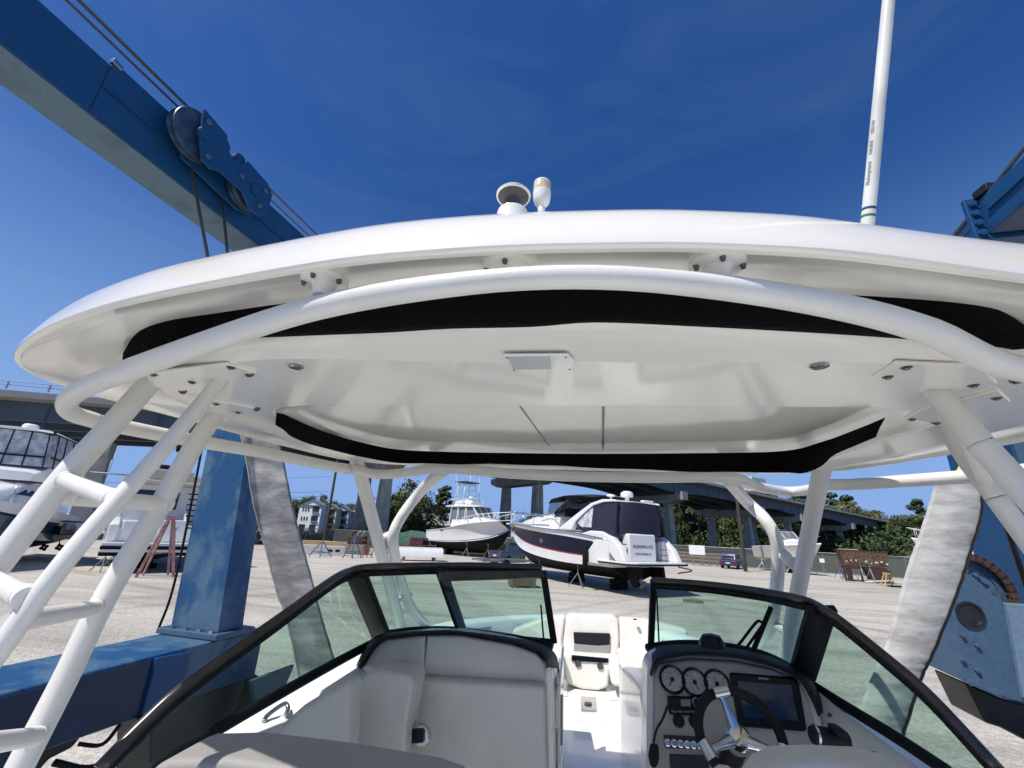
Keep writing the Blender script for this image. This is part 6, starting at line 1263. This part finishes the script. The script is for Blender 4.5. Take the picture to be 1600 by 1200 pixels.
for px, py, lb in ((1320,899,'red pipe lying across the blue stands by the hopper'),(1375,913,'pale pole lying on the ground before the hopper')):
    p = onz(px, py, GZ); t = root('loose_pipe', lb, 'pipe', p); MB().tube([(-1.0,.2,.1 if px > 1340 else 1.0),(.9,-.2,.35 if px > 1340 else 1.3)], .07, 8).build('pipe', M['rediron' if px < 1340 else 'block'], t)
p = onz(1389,916,GZ); t = root('trestle', 'small pale timber trestle on the ground right before the hopper base', 'trestle', p)
for sx in (-1,1): 
    for sy in (-.3,.3): MB().bar((sx*.45,sy,0),(sx*.06,sy*.5,.95),.08).build('leg', M['timber'], t)
MB().bar((0,-.4,.95),(0,.4,.95),.1).build('ridge', M['timber'], t)
p = onz(1408,918,GZ); t = root('plank', 'dark plank lying flat on the gravel beside the hopper', 'plank', p); MB().box((0,0,.06),(1.7,.4,.10)).build('board', M['antifoul'], t)
# ---- yard clutter before the townhouses
def timber_stack(px, py, lb, w_=2.2, n=3, mt='timber'):
    p = onz(px, py, GZ); t = root('timber_beam', lb, 'timber', p, -math.atan2(p.x, p.y)); MB().box((0,0,.55),(w_,.6,.75)).build('beam', M[mt], t, bevel=.02)
    for x in (-w_*.35, w_*.35): MB().box((x,0,.08),(.3,.7,.17)).build('bearer', M['wood'], t)
timber_stack(492,858,'yellow timber beam on blocks nearest the grey sling',2.9); timber_stack(509,859,'yellow timber beam in the middle of the row',2.0); timber_stack(525,860,'longest yellow timber beam, below the dark bridge column',3.6)
for px, py, lb in ((487,866,'white concrete block at the end of the yellow beams'),(520,868,'white concrete block with two dark slots before the yellow beams')):
    p = onz(px, py, GZ); t = root('concrete_block', lb, 'block', p, -math.atan2(p.x, p.y)); MB().box((0,0,.42),(2.0,.8,.84)).build('block', M['block'], t, bevel=.02)
    if px > 500:
        for x in (-.3,.35): MB().box((x,-.405,.45),(.4,.02,.2)).build('slot', M['antifoul'], t)
def cone_stand(px, py, lb, h, r):
    p = onz(px, py, GZ); t = root('pyramid_stand', lb, 'boat stand', p)
    for k in range(4):
        a = k*math.pi/2+.5; MB().bar((r*math.cos(a),r*math.sin(a),0),(.05*math.cos(a),.05*math.sin(a),h),.09).build('leg', M['blueiron'], t)
        b_ = a+math.pi/2; MB().bar((r*.7*math.cos(a),r*.7*math.sin(a),h*.3),(r*.7*math.cos(b_),r*.7*math.sin(b_),h*.3),.06).build('brace', M['blueiron'], t)
cone_stand(500,870,'blue pyramid boat stand in front of the yellow beams',1.3,.95); cone_stand(550,872,'taller blue pyramid boat stand in front of the rusty engine',1.75,.8)
p = onz(551,866,GZ); t = root('engine_block', 'rusty red-brown old engine on a pallet behind the blue pyramid stand', 'engine', p)
MB().box((0,.6,.5),(2.4,1.2,.9)).build('crate_base', M['wood'], t, bevel=.03); MB().box((0,.6,1.35),(1.8,1.0,.8)).build('block', M['rust'], t, bevel=.12)
for x in (-.5,.1,.6): MB().tube([(x,.3,1.7),(x+.1,.3,2.1),(x+.35,.3,2.2)], .11, 8).build('pipe', M['galv' if x > 0 else 'rust'], t)
stands_px([(566,870),(574,871),(583,871),(607,872),(617,873)], ['rust-red jack stand beside the old engine','thin jack stand in the cluster by the tube leg','jack stand half hidden by the front tube leg','jack stand with dark head between the two front tubes','low jack stand next to the white post'], 'rediron', 1.5)
p = onz(609,868,GZ); t = root('marker_post', 'plain white marker post between the two front tube legs', 'post', p); MB().tube([(0,0,0),(0,0,1.9)],.06,8).build('post_shaft', M['tube'], t); MB().lathe((0,0,1.9),(0,0,1),[(.0005,0),(.06,0),(.04,.06),(.0005,.07)],8).build('post_cap', M['tube'], t)
# overturned white skiff
p = onz(655,876,GZ); t = root('white_skiff', 'small white skiff lying bottom-up on low trestles by the sportfishing boat', 'boat', p, -math.atan2(p.x, p.y)+.1)
rows = [[Vector((x, y*(1-.25*max(0,-x)/2.2), z)) for y, z in ((-.9,.35),(-.85,.75),(-.6,1.05),(0,1.15),(.6,1.05),(.85,.75),(.9,.35))] for x in (-2.2,-1.2,0,1.2,2.0)]
mb = MB().grid(rows); mb.f += [tuple(range(7)), tuple(range(34,27,-1))]; mb.build('hull', M['hullwhite'], t, smooth=40)
for y in (-.45,.0,.45): MB().bar((-2.0,y,1.13-abs(y)*.12),(2.0,y,1.13-abs(y)*.12),.06,.05).build('strake', M['hullwhite'], t)
for x in (-1.4,1.3): MB().box((x,0,.18),(.15,1.7,.36)).build('trestle_bar', M['wood'], t)
# ---- vehicles
def vehicle(name, label, cat, px, py, rz, length, w_, h, paint, kind='car'):
    p = onz(px, py, GZ); t = root(name, label, cat, p, rz); m_ = mat(name+'_paint', paint, .2, coat=.6, var=.05, vscale=2); L2 = length/2
    if kind == 'car': body = [(-L2,.35),(-L2,.85),(-L2+.25,1.0),(L2*.45,1.0),(L2-.15,.82),(L2,.6),(L2,.35)]; cab = [(-L2+.15,.98),(-L2+.55,h),(L2*.15,h),(L2*.5,.98)]
    else: body = [(-L2,.45),(-L2,1.05),(L2*.5,1.1),(L2-.1,1.0),(L2,.7),(L2,.45)]; cab = [(-L2*.15,1.05),(-L2*.08,h),(L2*.32,h),(L2*.52,1.08)]
    MB().prism([(-w_/2,y,z) for y, z in body],(w_,0,0)).build('body', m_, t, bevel=.08)
    MB().prism([(-w_*.42,y,z) for y, z in cab],(w_*.84,0,0)).build('cabin', m_, t, bevel=.07)
    gl = [(cab[0][0]+.18,cab[0][1]+.08),(cab[1][0]+.08,h-.1),(cab[2][0]-.05,h-.1),(cab[3][0]-.25,cab[3][1]+.08)]
    for sd in (1,-1): MB().prism([(sd*w_*.425,y,z) for y, z in gl],(sd*.012,0,0)).build('side_window', M['tint'], t)
    yb, ybt = cab[0][0], cab[1][0]
    MB().add([(-w_*.36,yb-.02+.06,1.12),(w_*.36,yb-.02+.06,1.12),(w_*.33,ybt-.045,h-.12),(-w_*.33,ybt-.045,h-.12)],[(0,1,2,3)]).build('rear_window', M['tint'], t, smooth=None)
    for sd in (1,-1):
        MB().box((sd*w_*.40,-L2-.005,.82),(.22,.05,.26)).build('tail_light', M['redline'], t, bevel=.01)
        for y in (-L2*.62,L2*.64):
            wv = MB().lathe((sd*(w_/2-.2),y,.34),(sd,0,0),[(.16,0),(.30,0),(.34,.03),(.34,.19),(.30,.22),(.16,.22)],20).build('wheel', M['rubber'], t)
            MB().lathe((sd*(w_/2-.02),y,.34),(sd,0,0),[(.0005,-.05),(.2,-.05),(.18,0),(.0005,.01)],16).build('rim', M['steel'], wv)
    MB().box((0,-L2-.02,.62),(.5,.03,.14)).build('number_plate', M['block'], t)
    return t
vehicle('parked_car', 'dark blue hatchback parked before the fence, next to the brown pole', 'car', 1146,888,-.55,4.1,1.8,1.62,(.012,.03,.10))
vehicle('pickup_truck', 'dark red pickup parked behind the white skiff', 'truck', 650,868,-.2,5.0,1.95,1.85,(.10,.012,.02),'pickup')
vehicle('pickup_truck', 'dark blue pickup parked behind the bow of the sportfishing boat', 'truck', 805,878,-.75,5.2,1.95,1.9,(.02,.05,.10),'pickup')
vehicle('parked_car', 'black car parked by the fence next to the blue lift column', 'car', 400,850,.9,4.4,1.8,1.5,(.01,.01,.012))
# flat trailer, green boat cover, concrete blocks near the cruiser's bow
p = onz(786,886,GZ); t = root('boat_trailer', 'low grey boat trailer with long side rails behind the keel of the sportfishing boat', 'trailer', p, -.9)
for x in (-.9,.9): MB().bar((x,-2.5,.55),(x,2.5,.55),.12,.16).build('side_rail', M['galv'], t)
for y in (-2.4,-.8,.8,2.4): MB().bar((-.9,y,.55),(.9,y,.55),.1,.12).build('cross_member', M['galv'], t)
for sd in (1,-1): MB().lathe((sd*1.05,-.3,.33),(sd,0,0),[(.0005,-.1),(.33,-.1),(.33,.1),(.0005,.1)],18).build('wheel', M['rubber'], t)
for px, py, w_, h_, lb in ((838,886,1.5,1.1,'lower pale concrete block under the bow of the navy cruiser'),(836,872,1.1,1.9,'tall pale concrete block beside the pickup, behind the navy cruiser')):
    p = onz(px, py, GZ); t = root('concrete_block', lb, 'block', p, .5); MB().box((0,0,h_/2),(w_,w_,h_)).build('block', M['block'], t, bevel=.03)
p = onz(648,862,GZ); t = root('covered_boat', 'small boat under a dark green cover behind the red pickup', 'boat', p, 1.2)
rows = [[Vector((s_*w_, y, z)) for s_, z in ((-1,.6),(-.9,1.5),(0,h_),(.9,1.5),(1,.6))] for y, w_, h_ in ((-3,.9,1.9),(-1,1.1,2.4),(1,1.0,2.5),(2.6,.5,2.1),(3.2,.1,1.7))]
mb = MB().grid(rows); mb.f += [tuple(range(5)), tuple(range(24,19,-1))]; mb.build('cover', mat('green_tarpaulin', (.03,.09,.06), .8, var=.3, vscale=2), t, smooth=50)
MB().box((0,0,.45),(1.2,4.5,.3)).build('trailer_bed', M['antifoul'], t)
# crate seen through the port glass
p = onz(815,917,GZ); t = root('wooden_crate', 'weathered brown timber crate on the gravel, seen through the port windshield', 'crate', p, .35)
MB().box((0,0,.42),(1.35,1.0,.70)).build('crate_box', mat('crate_wood', (.20,.15,.09), .85, var=.4, vscale=4, stretch=(1,1,8)), t, bevel=.02)
for x in (-.5,.5): MB().box((x,0,.04),(.15,1.05,.08)).build('runner', M['wood'], t)
for sx in (-1,1): MB().box((sx*.62,-.51,.42),(.1,.03,.72)).build('batten', M['wood'], t)
p = onz(1020,944,GZ); t = root('plank', 'pale plank lying at the tip of the navy cruiser shadow', 'plank', onz(1083,941,GZ), -.2); MB().box((0,0,.06),(.9,.35,.1)).build('board', M['wood'], t)
